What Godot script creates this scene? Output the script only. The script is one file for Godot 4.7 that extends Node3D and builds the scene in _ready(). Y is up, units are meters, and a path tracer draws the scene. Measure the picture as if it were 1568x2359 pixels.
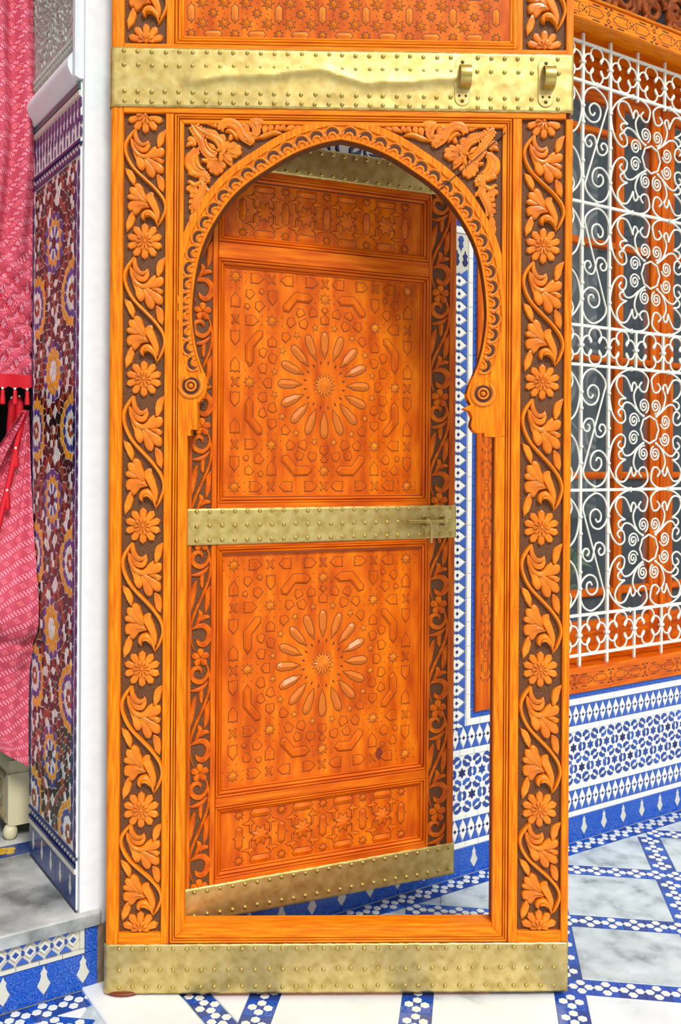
extends Node3D
# A carved double-leaf riad door with an arched wicket, seen in a tiled courtyard. Units are metres, y is up.

const EYE := 1.366                       # height of the lens above the courtyard floor
var wall_dir := Vector3(0.8371, 0, -0.5471)   # along the courtyard wall, towards its far end
var wall_out := Vector3(0.5471, 0, 0.8371)    # out of that wall, into the courtyard
var wall_at := Vector3(-0.6634, 0, -2.4568)   # foot of the wall at the edge of the doorway
var mats := {}
var dice := RandomNumberGenerator.new()


# ---------------------------------------------------------------- mesh builder
class Shape:
	var v := PackedVector3Array()
	var n := PackedVector3Array()
	var c := PackedColorArray()
	var t := PackedVector2Array()
	var ix := PackedInt32Array()
	var tint := Color.WHITE
	var m := Transform3D()

	func put(p: Vector3, q: Vector3, uv := Vector2.ZERO) -> int:
		v.append(m * p)
		n.append((m.basis * q).normalized())
		c.append(tint)
		t.append(uv)
		return v.size() - 1

	func tri(a: Vector3, b: Vector3, d: Vector3) -> void:      # counter-clockwise seen from outside
		var q := (b - a).cross(d - a)
		if q.length_squared() < 1e-22:
			return
		var k := put(a, q)
		put(b, q)
		put(d, q)
		ix.append_array(PackedInt32Array([k, k + 2, k + 1]))

	func quad(a: Vector3, b: Vector3, d: Vector3, e: Vector3) -> void:
		var q := (d - a).cross(e - b)
		if q.length_squared() < 1e-22:
			return
		var k := put(a, q)
		put(b, q)
		put(d, q)
		put(e, q)
		ix.append_array(PackedInt32Array([k, k + 2, k + 1, k, k + 3, k + 2]))

	# rows of points as a smooth sheet; normals by differences; outside is (along row) x (to next row)
	func sheet(rows: Array, wrap := false, uvs: Array = []) -> void:
		var h := rows.size()
		var w: int = rows[0].size()
		var k := v.size()
		for y in h:
			for x in w:
				var xa := (x - 1 + w) % w if wrap else maxi(x - 1, 0)
				var xb := (x + 1) % w if wrap else mini(x + 1, w - 1)
				var du: Vector3 = rows[y][xb] - rows[y][xa]
				var dv: Vector3 = rows[mini(y + 1, h - 1)][x] - rows[maxi(y - 1, 0)][x]
				var q := du.cross(dv)
				if q.length_squared() < 1e-20:
					q = Vector3(0, 0, 1)
				put(rows[y][x], q, uvs[y][x] if uvs.size() else Vector2.ZERO)
		for y in h - 1:
			for x in (w if wrap else w - 1):
				var a := k + y * w + x
				var b := k + y * w + (x + 1) % w
				ix.append_array(PackedInt32Array([a, b + w, b, a, a + w, b + w]))

	func flat_poly(poly: PackedVector2Array, z: float) -> void:
		var idx := Geometry2D.triangulate_polygon(poly)
		for i in range(0, idx.size(), 3):
			var a := poly[idx[i]]
			var b := poly[idx[i + 1]]
			var d := poly[idx[i + 2]]
			if (b - a).cross(d - a) < 0:
				var s := b
				b = d
				d = s
			tri(Vector3(a.x, a.y, z), Vector3(b.x, b.y, z), Vector3(d.x, d.y, z))

	static func inset(poly: PackedVector2Array, by: float) -> PackedVector2Array:
		var out := PackedVector2Array()
		var w := poly.size()
		for i in w:
			var a := (poly[i] - poly[(i - 1 + w) % w]).normalized()
			var b := (poly[(i + 1) % w] - poly[i]).normalized()
			var na := Vector2(-a.y, a.x)
			var nb := Vector2(-b.y, b.x)
			var s := na + nb
			var f := maxf(s.length_squared() * 0.5, 0.35)
			out.append(poly[i] + s * by / f)
		return out

	# a plate: outline in x, y; from z0 up to z1 with a bevelled rim
	func plate(outline: PackedVector2Array, z0: float, z1: float, bevel := 0.0, back := false) -> void:
		var p := outline
		if Geometry2D.is_polygon_clockwise(p):
			p = p.duplicate()
			p.reverse()
		var w := p.size()
		var top := p if bevel <= 0.0 else inset(p, bevel)
		var zs := z1 - bevel
		for i in w:
			var a := p[i]
			var b := p[(i + 1) % w]
			quad(Vector3(a.x, a.y, z0), Vector3(b.x, b.y, z0), Vector3(b.x, b.y, zs), Vector3(a.x, a.y, zs))
			if bevel > 0.0:
				var d := top[i]
				var e := top[(i + 1) % w]
				quad(Vector3(a.x, a.y, zs), Vector3(b.x, b.y, zs), Vector3(e.x, e.y, z1), Vector3(d.x, d.y, z1))
		flat_poly(top, z1)
		if back:
			var idx := Geometry2D.triangulate_polygon(p)
			for i in range(0, idx.size(), 3):
				var a := p[idx[i]]
				var b := p[idx[i + 1]]
				var d := p[idx[i + 2]]
				if (b - a).cross(d - a) > 0:
					tri(Vector3(a.x, a.y, z0), Vector3(d.x, d.y, z0), Vector3(b.x, b.y, z0))
				else:
					tri(Vector3(a.x, a.y, z0), Vector3(b.x, b.y, z0), Vector3(d.x, d.y, z0))

	func block(a: Vector3, b: Vector3, bevel := 0.0) -> void:    # box with its front (+z) rim bevelled
		plate(PackedVector2Array([Vector2(a.x, a.y), Vector2(b.x, a.y), Vector2(b.x, b.y), Vector2(a.x, b.y)]), a.z, b.z, bevel, true)

	# a facetted boss: outline at z0, one apex
	func facets(poly: PackedVector2Array, z0: float, apex: Vector3) -> void:
		var w := poly.size()
		var cw := Geometry2D.is_polygon_clockwise(poly)
		for i in w:
			var a := poly[i]
			var b := poly[(i + 1) % w]
			if cw:
				tri(Vector3(b.x, b.y, z0), Vector3(a.x, a.y, z0), apex)
			else:
				tri(Vector3(a.x, a.y, z0), Vector3(b.x, b.y, z0), apex)

	# a round bar along a path; radii per point
	func tube(path: PackedVector3Array, r: float, sides := 6, caps := true, r_end := -1.0) -> void:
		var rows := []
		var w := path.size()
		var up := Vector3.ZERO
		for i in w:
			var d := (path[mini(i + 1, w - 1)] - path[maxi(i - 1, 0)]).normalized()
			if up == Vector3.ZERO:
				up = d.cross(Vector3(0.31, 0.17, 0.93)).normalized()
			up = (up - d * up.dot(d)).normalized()
			var side := up.cross(d)
			var rr := r if r_end < 0.0 else lerpf(r, r_end, float(i) / (w - 1))
			var row := PackedVector3Array()
			for k in sides:
				var f := TAU * k / sides
				row.append(path[i] + (up * cos(f) + side * sin(f)) * rr)
			rows.append(row)
		sheet(rows, true)
		if caps:
			for e in [0, w - 1]:
				var row: PackedVector3Array = rows[e]
				for k in range(1, sides - 1):
					if e == 0:
						tri(row[0], row[k + 1], row[k])
					else:
						tri(row[0], row[k], row[k + 1])

	# a carved leaf, petal or stem: spine in x, y with half widths; domed by `high`, scored along the middle by `score`
	func leaf(spine: PackedVector2Array, half: PackedFloat32Array, high: float, score := 0.0, steps := 10, z0 := 0.0) -> void:
		var pts := PackedVector2Array()
		var hw := PackedFloat32Array()
		var w := spine.size()
		for k in steps + 1:
			var f := float(k) / steps * (w - 1)
			var i := mini(int(f), w - 2)
			var u := f - i
			pts.append(spine[i].cubic_interpolate(spine[i + 1], spine[maxi(i - 1, 0)], spine[mini(i + 2, w - 1)], u))
			var g := float(k) / steps * (half.size() - 1)
			var j := mini(int(g), half.size() - 2)
			var e := float(k) / steps
			var blunt := half[half.size() - 1] > 0.0012 and spine[0].distance_to(spine[w - 1]) > 0.002
			hw.append(lerpf(half[j], half[j + 1], smoothstep(0.0, 1.0, g - j)) * (maxf(0.14, sqrt(maxf(0.0, 1.0 - pow((e - 0.8) / 0.2, 2.0)))) if blunt and e > 0.8 else 1.0))
		var across := [[-1.0, 0.0], [-0.93, 0.5], [-0.55, 1.0], [0.0, 1.0 - score], [0.55, 1.0], [0.93, 0.5], [1.0, 0.0]]
		var rows := []
		for k in steps + 1:
			var d := (pts[mini(k + 1, steps)] - pts[maxi(k - 1, 0)]).normalized()
			var s := Vector2(d.y, -d.x)
			var e := minf(1.0, hw[k] / 0.0035) if high > 0.0 else 1.0
			var row := PackedVector3Array()
			for a in across:
				var p: Vector2 = pts[k] + s * hw[k] * a[0]
				row.append(Vector3(p.x, p.y, z0 + high * a[1] * (0.35 + 0.65 * e)))
			rows.append(row)
		sheet(rows)
		for e in [0, steps]:                           # close both ends
			var row: PackedVector3Array = rows[e]
			for i in range(1, 6):
				if e == 0:
					tri(row[0], row[i], row[i + 1])
				else:
					tri(row[0], row[i + 1], row[i])

	func dome(at: Vector3, r: float, high: float, sides := 8, rings := 3) -> void:
		var rows := []
		for k in rings + 1:
			var f := PI / 2 * k / rings
			var row := PackedVector3Array()
			for i in sides:
				var g := TAU * i / sides
				row.append(at + Vector3(cos(g) * cos(f) * r, sin(g) * cos(f) * r, sin(f) * high))
			rows.append(row)
		sheet(rows, true)

	# an outline drawn as a thin flat line of width w lying at height z
	func outline(poly: PackedVector2Array, wide: float, z: float) -> void:
		var p := poly
		if Geometry2D.is_polygon_clockwise(p):
			p = p.duplicate()
			p.reverse()
		var o := inset(p, -wide)
		var k := p.size()
		for i in k:
			var a := p[i]
			var b := p[(i + 1) % k]
			var d := o[(i + 1) % k]
			var e := o[i]
			quad(Vector3(e.x, e.y, z), Vector3(d.x, d.y, z), Vector3(b.x, b.y, z), Vector3(a.x, a.y, z))

	func mesh() -> ArrayMesh:
		var a := []
		a.resize(Mesh.ARRAY_MAX)
		a[Mesh.ARRAY_VERTEX] = v
		a[Mesh.ARRAY_NORMAL] = n
		a[Mesh.ARRAY_COLOR] = c
		a[Mesh.ARRAY_TEX_UV] = t
		a[Mesh.ARRAY_INDEX] = ix
		var out := ArrayMesh.new()
		out.add_surface_from_arrays(Mesh.PRIMITIVE_TRIANGLES, a)
		return out


# ---------------------------------------------------------------- scene helpers
func piece(called: String, mesh: Mesh, mat: Material, parent: Node, at := Transform3D()) -> MeshInstance3D:
	var o := MeshInstance3D.new()
	o.name = called
	o.mesh = mesh
	o.material_override = mat
	o.transform = at
	o.cast_shadow = GeometryInstance3D.SHADOW_CASTING_SETTING_ON
	parent.add_child(o, true)
	return o


func part(called: String, s: Shape, mat: Material, parent: Node, at := Transform3D()) -> MeshInstance3D:
	return piece(called, s.mesh(), mat, parent, at)


func root(called: String, kind: String, label := "", category := "", at := Transform3D(), group := "") -> Node3D:
	var o := Node3D.new()
	o.name = called
	o.transform = at
	return tag(o, kind, label, category, group) as Node3D


func tag(o: Node3D, kind: String, label := "", category := "", group := "") -> Node3D:
	if o.get_parent() == null:
		add_child(o, true)
	o.set_meta("kind", kind)
	if label:
		o.set_meta("label", label)
	if category:
		o.set_meta("category", category)
	if group:
		o.set_meta("group", group)
	return o


func stuff(o: Node3D) -> Node3D:
	o.set_meta("kind", "stuff")
	return o


func at2(x: float, y: float, z := 0.0, turn := 0.0, size := 1.0) -> Transform3D:
	return Transform3D(Basis(Vector3(0, 0, 1), turn).scaled(Vector3(size, size, size)), Vector3(x, y, z))


func poly(list: Array, k := 1.0) -> PackedVector2Array:
	var out := PackedVector2Array()
	for i in range(0, list.size(), 2):
		out.append(Vector2(list[i], list[i + 1]) * k)
	return out


func rect(x0: float, y0: float, x1: float, y1: float) -> PackedVector2Array:
	return PackedVector2Array([Vector2(x0, y0), Vector2(x1, y0), Vector2(x1, y1), Vector2(x0, y1)])


func ngon(sides: int, r: float, turn := 0.0, c := Vector2.ZERO, stretch := Vector2.ONE) -> PackedVector2Array:
	var out := PackedVector2Array()
	for i in sides:
		var f := TAU * i / sides + turn
		out.append(c + Vector2(cos(f), sin(f)) * r * stretch)
	return out


func star(tips: int, r: float, r2: float, turn := 0.0, c := Vector2.ZERO) -> PackedVector2Array:
	var out := PackedVector2Array()
	for i in tips * 2:
		var f := PI * i / tips + turn
		out.append(c + Vector2(cos(f), sin(f)) * (r if i % 2 == 0 else r2))
	return out


func moved(p: PackedVector2Array, c: Vector2, turn := 0.0, flip := Vector2.ONE) -> PackedVector2Array:
	var out := PackedVector2Array()
	for q in p:
		out.append((q * flip).rotated(turn) + c)
	return out


func smooth(list: PackedVector2Array, steps: int) -> PackedVector2Array:
	var out := PackedVector2Array()
	var w := list.size()
	for i in w - 1:
		for k in steps:
			out.append(list[i].cubic_interpolate(list[i + 1], list[maxi(i - 1, 0)], list[mini(i + 2, w - 1)], float(k) / steps))
	out.append(list[w - 1])
	return out


func lift(p: PackedVector2Array, z := 0.0) -> PackedVector3Array:
	var out := PackedVector3Array()
	for q in p:
		out.append(Vector3(q.x, q.y, z))
	return out


# a mitred rectangular frame: four plates, each a part
func ring(called: String, mat_up: Material, mat_flat: Material, parent: Node, a: Rect2, wide: float, z0: float, z1: float, bevel: float) -> void:
	var x0 := a.position.x
	var y0 := a.position.y
	var x1 := a.end.x
	var y1 := a.end.y
	var w := wide
	var sides := [poly([x0, y0, x0 + w, y0 + w, x0 + w, y1 - w, x0, y1]), poly([x1, y0, x1, y1, x1 - w, y1 - w, x1 - w, y0 + w]),
		poly([x0, y0, x1, y0, x1 - w, y0 + w, x0 + w, y0 + w]), poly([x0, y1, x0 + w, y1 - w, x1 - w, y1 - w, x1, y1])]
	for i in 4:
		var s := Shape.new()
		s.plate(sides[i], z0, z1, bevel)
		part(called, s, mat_up if i < 2 else mat_flat, parent)


# on the courtyard wall: x runs along it from the doorway's edge, y is height, z stands out of it
func on_wall(x := 0.0, y := 0.0, z := 0.0) -> Transform3D:
	return Transform3D(Basis(wall_dir, Vector3.UP, wall_out), wall_at + wall_dir * x + Vector3(0, y, 0) + wall_out * z)


# on the doorway's tiled side: x runs from its back edge to the courtyard edge, z stands out into the doorway
func on_reveal(depth := 0.0) -> Transform3D:
	return Transform3D(Basis(wall_out, Vector3.UP, -wall_dir), wall_at - wall_out * depth)


# ---------------------------------------------------------------- materials
func noise(seed_: int, freq: float, octaves := 4, kind := FastNoiseLite.TYPE_SIMPLEX_SMOOTH) -> FastNoiseLite:
	var f := FastNoiseLite.new()
	f.noise_type = kind
	f.seed = seed_
	f.frequency = freq
	f.fractal_octaves = octaves
	return f


func noise_tex(f: FastNoiseLite, stops: Array, size := 512) -> NoiseTexture2D:
	var t := NoiseTexture2D.new()
	t.width = size
	t.height = size
	t.seamless = true
	t.noise = f
	var g := Gradient.new()
	var offs := PackedFloat32Array()
	var cols := PackedColorArray()
	for i in range(0, stops.size(), 2):
		offs.append(stops[i])
		cols.append(stops[i + 1])
	g.offsets = offs
	g.colors = cols
	t.color_ramp = g
	return t


func c8(r: int, g: int, b: int) -> Color:
	return Color8(r, g, b)


func plain(called: String, col: Color, rough := 0.6, metal := 0.0) -> StandardMaterial3D:
	var m := StandardMaterial3D.new()
	m.resource_name = called
	m.albedo_color = col
	m.roughness = rough
	m.metallic = metal
	mats[called] = m
	return m


func textured(called: String, tex: Texture2D, scale_: Vector3, rough: float, metal := 0.0, bump: Texture2D = null, bump_cm := 0.0) -> StandardMaterial3D:
	var m := plain(called, Color.WHITE, rough, metal)
	m.albedo_texture = tex
	m.uv1_triplanar = true
	m.uv1_scale = scale_
	if bump:
		m.heightmap_enabled = true
		m.heightmap_texture = bump
		m.heightmap_scale = bump_cm
	return m


func _ready() -> void:
	dice.seed = 20240607
	# ---- camera: level, with the lens shifted down, turned by a hair about its own axis
	var cam := Camera3D.new()
	cam.name = "camera"
	cam.projection = Camera3D.PROJECTION_FRUSTUM
	cam.near = 0.05
	cam.far = 60.0
	cam.size = 2359.0 / 2200.0 * cam.near
	cam.frustum_offset = Vector2(0.0, -116.5 / 2200.0 * cam.near)
	cam.transform = Transform3D(Basis(Vector3(0, 0, 1), 0.0065), Vector3(0, EYE, 0))
	add_child(cam)
	cam.current = true
	# ---- sky over the open courtyard, a broad soft sun, exposure
	var sky_mat := ProceduralSkyMaterial.new()
	sky_mat.sky_top_color = Color(0.93, 0.97, 1.0)
	sky_mat.sky_horizon_color = Color(0.97, 0.98, 0.98)
	sky_mat.ground_horizon_color = Color(0.9, 0.9, 0.89)
	sky_mat.ground_bottom_color = Color(0.75, 0.74, 0.72)
	sky_mat.sky_curve = 0.3
	sky_mat.energy_multiplier = 0.92
	var sky := Sky.new()
	sky.sky_material = sky_mat
	var env := Environment.new()
	env.background_mode = Environment.BG_SKY
	env.sky = sky
	env.tonemap_mode = Environment.TONE_MAPPER_LINEAR
	env.tonemap_exposure = 1.0
	env.sdfgi_enabled = true
	env.ssao_enabled = true
	env.ssil_enabled = true
	var we := WorldEnvironment.new()
	we.name = "environment"
	we.environment = env
	add_child(we)
	var sun := DirectionalLight3D.new()
	sun.name = "sun"
	sun.light_color = Color(1.0, 0.985, 0.96)
	sun.light_energy = 0.85
	sun.light_angular_distance = 16.0
	sun.shadow_enabled = true
	sun.sky_mode = DirectionalLight3D.SKY_MODE_LIGHT_ONLY
	sun.transform = Transform3D(Basis(), Vector3(1.1, 3.9, 0.2)).looking_at(Vector3(0.0, 1.2, -2.4), Vector3.UP)
	add_child(sun)

	make_materials()
	build_walls()
	build_left_reveal()
	build_room()
	build_right_wall()
	build_floor()
	build_window()
	build_grille()
	build_gate()
	build_wicket()
	build_curtains()


func make_materials() -> void:
	var grain := noise(3, 0.022, 5)
	var grain_ramp := [0.0, c8(196, 88, 0), 0.3, c8(222, 112, 0), 0.55, c8(238, 130, 4), 0.8, c8(246, 146, 12), 1.0, c8(252, 164, 30)]
	var gt := noise_tex(grain, grain_ramp, 1024)
	var deep := noise_tex(noise(5, 0.02, 5), [0.0, c8(176, 64, 0), 0.4, c8(208, 90, 0), 0.7, c8(224, 108, 2), 1.0, c8(240, 132, 12)], 512)
	var fret := noise_tex(noise(7, 0.02, 4), [0.0, c8(96, 40, 8), 0.5, c8(142, 68, 20), 1.0, c8(184, 100, 40)], 256)
	var smooth_leaf := noise_tex(noise(6, 0.012, 3), [0.0, c8(214, 104, 2), 0.5, c8(236, 130, 8), 1.0, c8(250, 156, 26)], 256)
	for e in [["wood_up", gt, Vector3(5, 0.35, 5), 0.42], ["wood_flat", gt, Vector3(0.35, 5, 5), 0.42], ["wood_leaf", smooth_leaf, Vector3(4, 4, 4), 0.27], ["wood_deep_up", deep, Vector3(4, 0.4, 4), 0.4],
			["wood_deep_flat", deep, Vector3(0.4, 4, 4), 0.4], ["wood_panel", deep, Vector3(1.9, 0.5, 1.9), 0.38], ["wood_deep_leaf", deep, Vector3(3, 3, 3), 0.35], ["wood_fret", fret, Vector3(3, 3, 3), 0.5],
			["wood_case_up", deep, Vector3(4, 0.4, 4), 0.45], ["wood_case_flat", deep, Vector3(0.4, 4, 4), 0.45]]:
		var wm := textured(e[0], e[1], e[2], e[3])
		wm.metallic_specular = 0.5 if e[0] == "wood_leaf" else 0.32
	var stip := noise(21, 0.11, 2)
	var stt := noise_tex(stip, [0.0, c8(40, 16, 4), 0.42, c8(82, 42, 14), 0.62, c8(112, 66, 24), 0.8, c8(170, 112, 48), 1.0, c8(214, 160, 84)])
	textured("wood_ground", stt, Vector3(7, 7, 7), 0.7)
	plain("knot", c8(128, 40, 4), 0.5)
	plain("recess_shade", c8(72, 30, 8), 0.6)  # dark colour painting the shade of grooves, recesses, holes and the crack
	plain("wood_edge", c8(118, 48, 14), 0.5)  # dark wood painting shade into grooves and jambs; pivot foot's own brown
	var wp := plain("wood_petal", c8(214, 112, 22), 0.34)
	wp.metallic_specular = 0.4
	var br := noise(31, 0.012, 5)
	var brt := noise_tex(br, [0.0, c8(182, 154, 84), 0.35, c8(204, 176, 104), 0.6, c8(212, 186, 114), 1.0, c8(226, 204, 138)])
	textured("brass", brt, Vector3(4, 4, 4), 0.42, 0.85)
	var brt2 := noise_tex(br, [0.0, c8(176, 152, 88), 0.4, c8(204, 180, 112), 1.0, c8(226, 206, 142)])
	textured("brass_old", brt2, Vector3(4, 4, 4), 0.4, 0.85)
	plain("brass_nail", c8(196, 170, 92), 0.3, 0.85)
	plain("brass_dark", c8(92, 74, 34), 0.5, 0.7)  # darker brass, for the hasp screws
	plain("iron_white", c8(232, 234, 220), 0.45)
	var pl := noise_tex(noise(41, 0.02, 4), [0.0, c8(222, 227, 230), 1.0, c8(234, 238, 240)])
	textured("plaster", pl, Vector3(2, 2, 2), 0.8)
	var gy := noise_tex(noise(43, 0.03, 5), [0.0, c8(140, 136, 124), 0.5, c8(190, 188, 180), 1.0, c8(216, 216, 212)])
	textured("stucco", gy, Vector3(3, 3, 3), 0.85)
	plain("stucco_dark", c8(92, 86, 72), 0.9)
	var marb := noise(51, 0.006, 6)
	marb.domain_warp_enabled = true
	marb.domain_warp_amplitude = 40.0
	marb.domain_warp_frequency = 0.008
	var mt := noise_tex(marb, [0.0, c8(132, 142, 144), 0.2, c8(172, 183, 185), 0.42, c8(196, 206, 207), 0.7, c8(210, 219, 219), 1.0, c8(226, 232, 232)], 1024)
	textured("marble", mt, Vector3(1.6, 1.6, 1.6), 0.3)
	var mt2 := noise_tex(marb, [0.0, c8(176, 184, 186), 0.2, c8(226, 231, 232), 0.5, c8(236, 238, 238), 1.0, c8(246, 246, 246)], 512)
	textured("marble_white", mt2, Vector3(1.3, 1.3, 1.3), 0.3)
	var mt3 := noise_tex(marb, [0.0, c8(92, 96, 94), 0.3, c8(148, 152, 150), 0.55, c8(178, 182, 180), 0.8, c8(204, 204, 198), 1.0, c8(222, 222, 216)], 512)
	textured("marble_sill", mt3, Vector3(1.8, 1.8, 1.8), 0.35)
	plain("grout", c8(206, 200, 184), 0.8)
	plain("grout_dark", c8(150, 142, 124), 0.8)
	plain("tile_white", c8(236, 236, 226), 0.25)
	plain("tile_cream", c8(206, 204, 190), 0.3)
	var bl := noise_tex(noise(61, 0.05, 4), [0.0, c8(14, 44, 124), 0.5, c8(28, 80, 180), 0.78, c8(58, 114, 208), 1.0, c8(150, 190, 238)])
	textured("tile_blue", bl, Vector3(6, 6, 6), 0.2)
	plain("tile_blue_light", c8(52, 92, 178), 0.22)
	plain("tile_navy", c8(22, 34, 92), 0.22)
	plain("tile_mid", c8(40, 70, 146), 0.22)
	plain("tile_purple", c8(74, 48, 104), 0.25)
	plain("tile_green", c8(44, 96, 100), 0.25)
	plain("tile_yellow", c8(222, 176, 40), 0.25)
	textured("tile_slate", noise_tex(noise(62, 0.04, 4), [0.0, c8(28, 46, 104), 1.0, c8(62, 84, 148)]), Vector3(6, 6, 6), 0.22)
	var net := plain("net", c8(255, 255, 255), 0.9)
	net.albedo_texture = net_print()
	var cur := plain("curtain_print", Color.WHITE, 0.75)
	cur.albedo_texture = curtain_print()
	var vc := plain("mosaic", Color.WHITE, 0.25)
	vc.vertex_color_use_as_albedo = true
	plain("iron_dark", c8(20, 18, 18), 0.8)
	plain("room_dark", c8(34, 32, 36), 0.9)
	plain("cream_paint", c8(214, 204, 168), 0.5)
	plain("cream_old", c8(168, 152, 112), 0.6)
	plain("cord_red", c8(214, 8, 34), 0.7)
	plain("bead", c8(240, 236, 226), 0.3)
	var gl := plain("glass", Color(0.75, 0.85, 0.9, 0.06), 0.03)
	gl.transparency = BaseMaterial3D.TRANSPARENCY_ALPHA
	gl.metallic_specular = 0.25
	plain("leaf_green", c8(70, 120, 36), 0.5)
	plain("pot", c8(60, 84, 150), 0.3)
	plain("rubble", c8(126, 104, 84), 0.95)


# ---------------------------------------------------------------- the walls as masonry
func build_walls() -> void:
	var left := root("wall_left", "structure", "white plastered pier and doorway wall left of the carved door", "", on_wall())
	var s := Shape.new()
	s.block(Vector3(0, 0.0, -0.45), Vector3(1.395, 5.0, 0))
	part("pier", s, mats.plaster, left)
	s = Shape.new()
	s.block(Vector3(-2.4, 3.3, -0.45), Vector3(0, 5.0, 0))
	part("wall_over_doorway", s, mats.plaster, left)
	s = Shape.new()
	s.block(Vector3(-6, 0, -0.45), Vector3(-2.4, 5.0, 0))
	part("wall_end", s, mats.plaster, left)
	s = Shape.new()                                   # the broken corner of plaster low beside the gate's pivot
	var rows := []
	for j in 13:
		var row := PackedVector3Array()
		for i in 5:
			row.append(Vector3(0.045 + 0.009 * i, 0.0 + 0.0135 * j, 0.003 + dice.randf() * 0.006))
		rows.append(row)
	s.sheet(rows)
	part("broken_plaster", s, mats.rubble, left)
	var right := root("wall_right", "structure", "tiled courtyard wall with the grilled window, behind the carved door", "", on_wall())
	for b in [[1.395, 0.0, 3.08, 0.56], [1.395, 2.955, 3.08, 5.0], [3.08, 0.0, 7.0, 5.0]]:
		s = Shape.new()
		s.block(Vector3(b[0], b[1], -0.45), Vector3(b[2], b[3], 0))
		part("masonry", s, mats.plaster, right)


# ---------------------------------------------------------------- tile fields shared by the walls
func diamond_band(parent: Node, x0: float, x1: float, y: float, half: float, pitch: float, upright := false) -> void:
	# a row of cream diamonds between blue triangles, with small dark squares along the middle
	var d := Shape.new()
	var hw := pitch / 2
	d.plate(PackedVector2Array([Vector2(-hw, 0), Vector2(0, -half * 0.86), Vector2(hw, 0), Vector2(0, half * 0.86)]), 0.004, 0.0085, 0.0008)
	var dm := d.mesh()
	d = Shape.new()
	d.plate(PackedVector2Array([Vector2(-hw + 0.001, 0), Vector2(0, -half * 0.84), Vector2(hw - 0.001, 0)]), 0.004, 0.009, 0.0008)
	var tm := d.mesh()
	d = Shape.new()
	d.plate(ngon(4, 0.0066), 0.006, 0.0102, 0.0006)
	var qm := d.mesh()
	var count := int((x1 - x0) / pitch)
	for i in count:
		var x := x0 + (i + 0.5) * pitch
		for k in [["cream_diamond_tile", dm, mats.tile_white, 0.0, 0.0, 0.0], ["blue_triangle_tile", tm, mats.tile_blue_light, hw, half, 0.0], ["blue_triangle_tile", tm, mats.tile_blue_light, hw, -half, PI],
				["dark_diamond_tile", qm, mats.tile_navy, 0.0, 0.0, 0.0], ["dark_diamond_tile", qm, mats.tile_mid, hw, 0.0, 0.0]]:
			var dx: float = k[3]
			var dy: float = k[4]
			var f: float = k[5]
			if upright:
				piece(k[0], k[1], k[2], parent, at2(y - dy, x + dx, 0, f + PI / 2))
			else:
				piece(k[0], k[1], k[2], parent, at2(x + dx, y + dy, 0, f))


func bar_row(called: String, parent: Node, x0: float, x1: float, y0: float, y1: float, long_: float, mat: Material, upright := false) -> void:
	var n := maxi(1, int(round((x1 - x0) / long_)))
	var w := (x1 - x0) / n
	var s := Shape.new()
	s.plate(rect(0.0006, 0.0006, w - 0.0006, y1 - y0 - 0.0006) if not upright else rect(0.0006, 0.0006, y1 - y0 - 0.0006, w - 0.0006), 0.003, 0.009, 0.0008)
	var m := s.mesh()
	for i in n:
		piece(called, m, mat, parent, at2(x0 + i * w, y0) if not upright else at2(y0, x0 + i * w))


func base_row(parent: Node, x0: float, x1: float, first: float, pitch: float, top: float) -> void:
	# large blue base tiles; at each joint a cream spear-shaped tile let into them
	var n := int((x1 - first) / pitch) + 1
	var spear := poly([0, -27, 9, -15, 17, -2, 10, 11, 7, 22, 9, 29, 4, 36, 0, 46, -4, 36, -9, 29, -7, 22, -10, 11, -17, -2, -9, -15], 0.00095)
	var s := Shape.new()
	s.plate(spear, 0.004, 0.0098, 0.0008)
	var sm := s.mesh()
	for i in range(-1, n):
		var a := maxf(first + i * pitch, x0)
		var b := minf(first + (i + 1) * pitch, x1)
		if b - a > 0.008:
			s = Shape.new()
			s.plate(rect(a + 0.0008, 0.003, b - 0.0008, top - 0.001), 0.003, 0.009, 0.0012)
			part("blue_base_tile", s, mats.tile_blue, parent)
		if i >= 0 and first + i * pitch < x1 and first + i * pitch > x0:
			piece("cream_spear_tile", sm, mats.tile_cream, parent, at2(first + i * pitch, 0.047))


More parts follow.
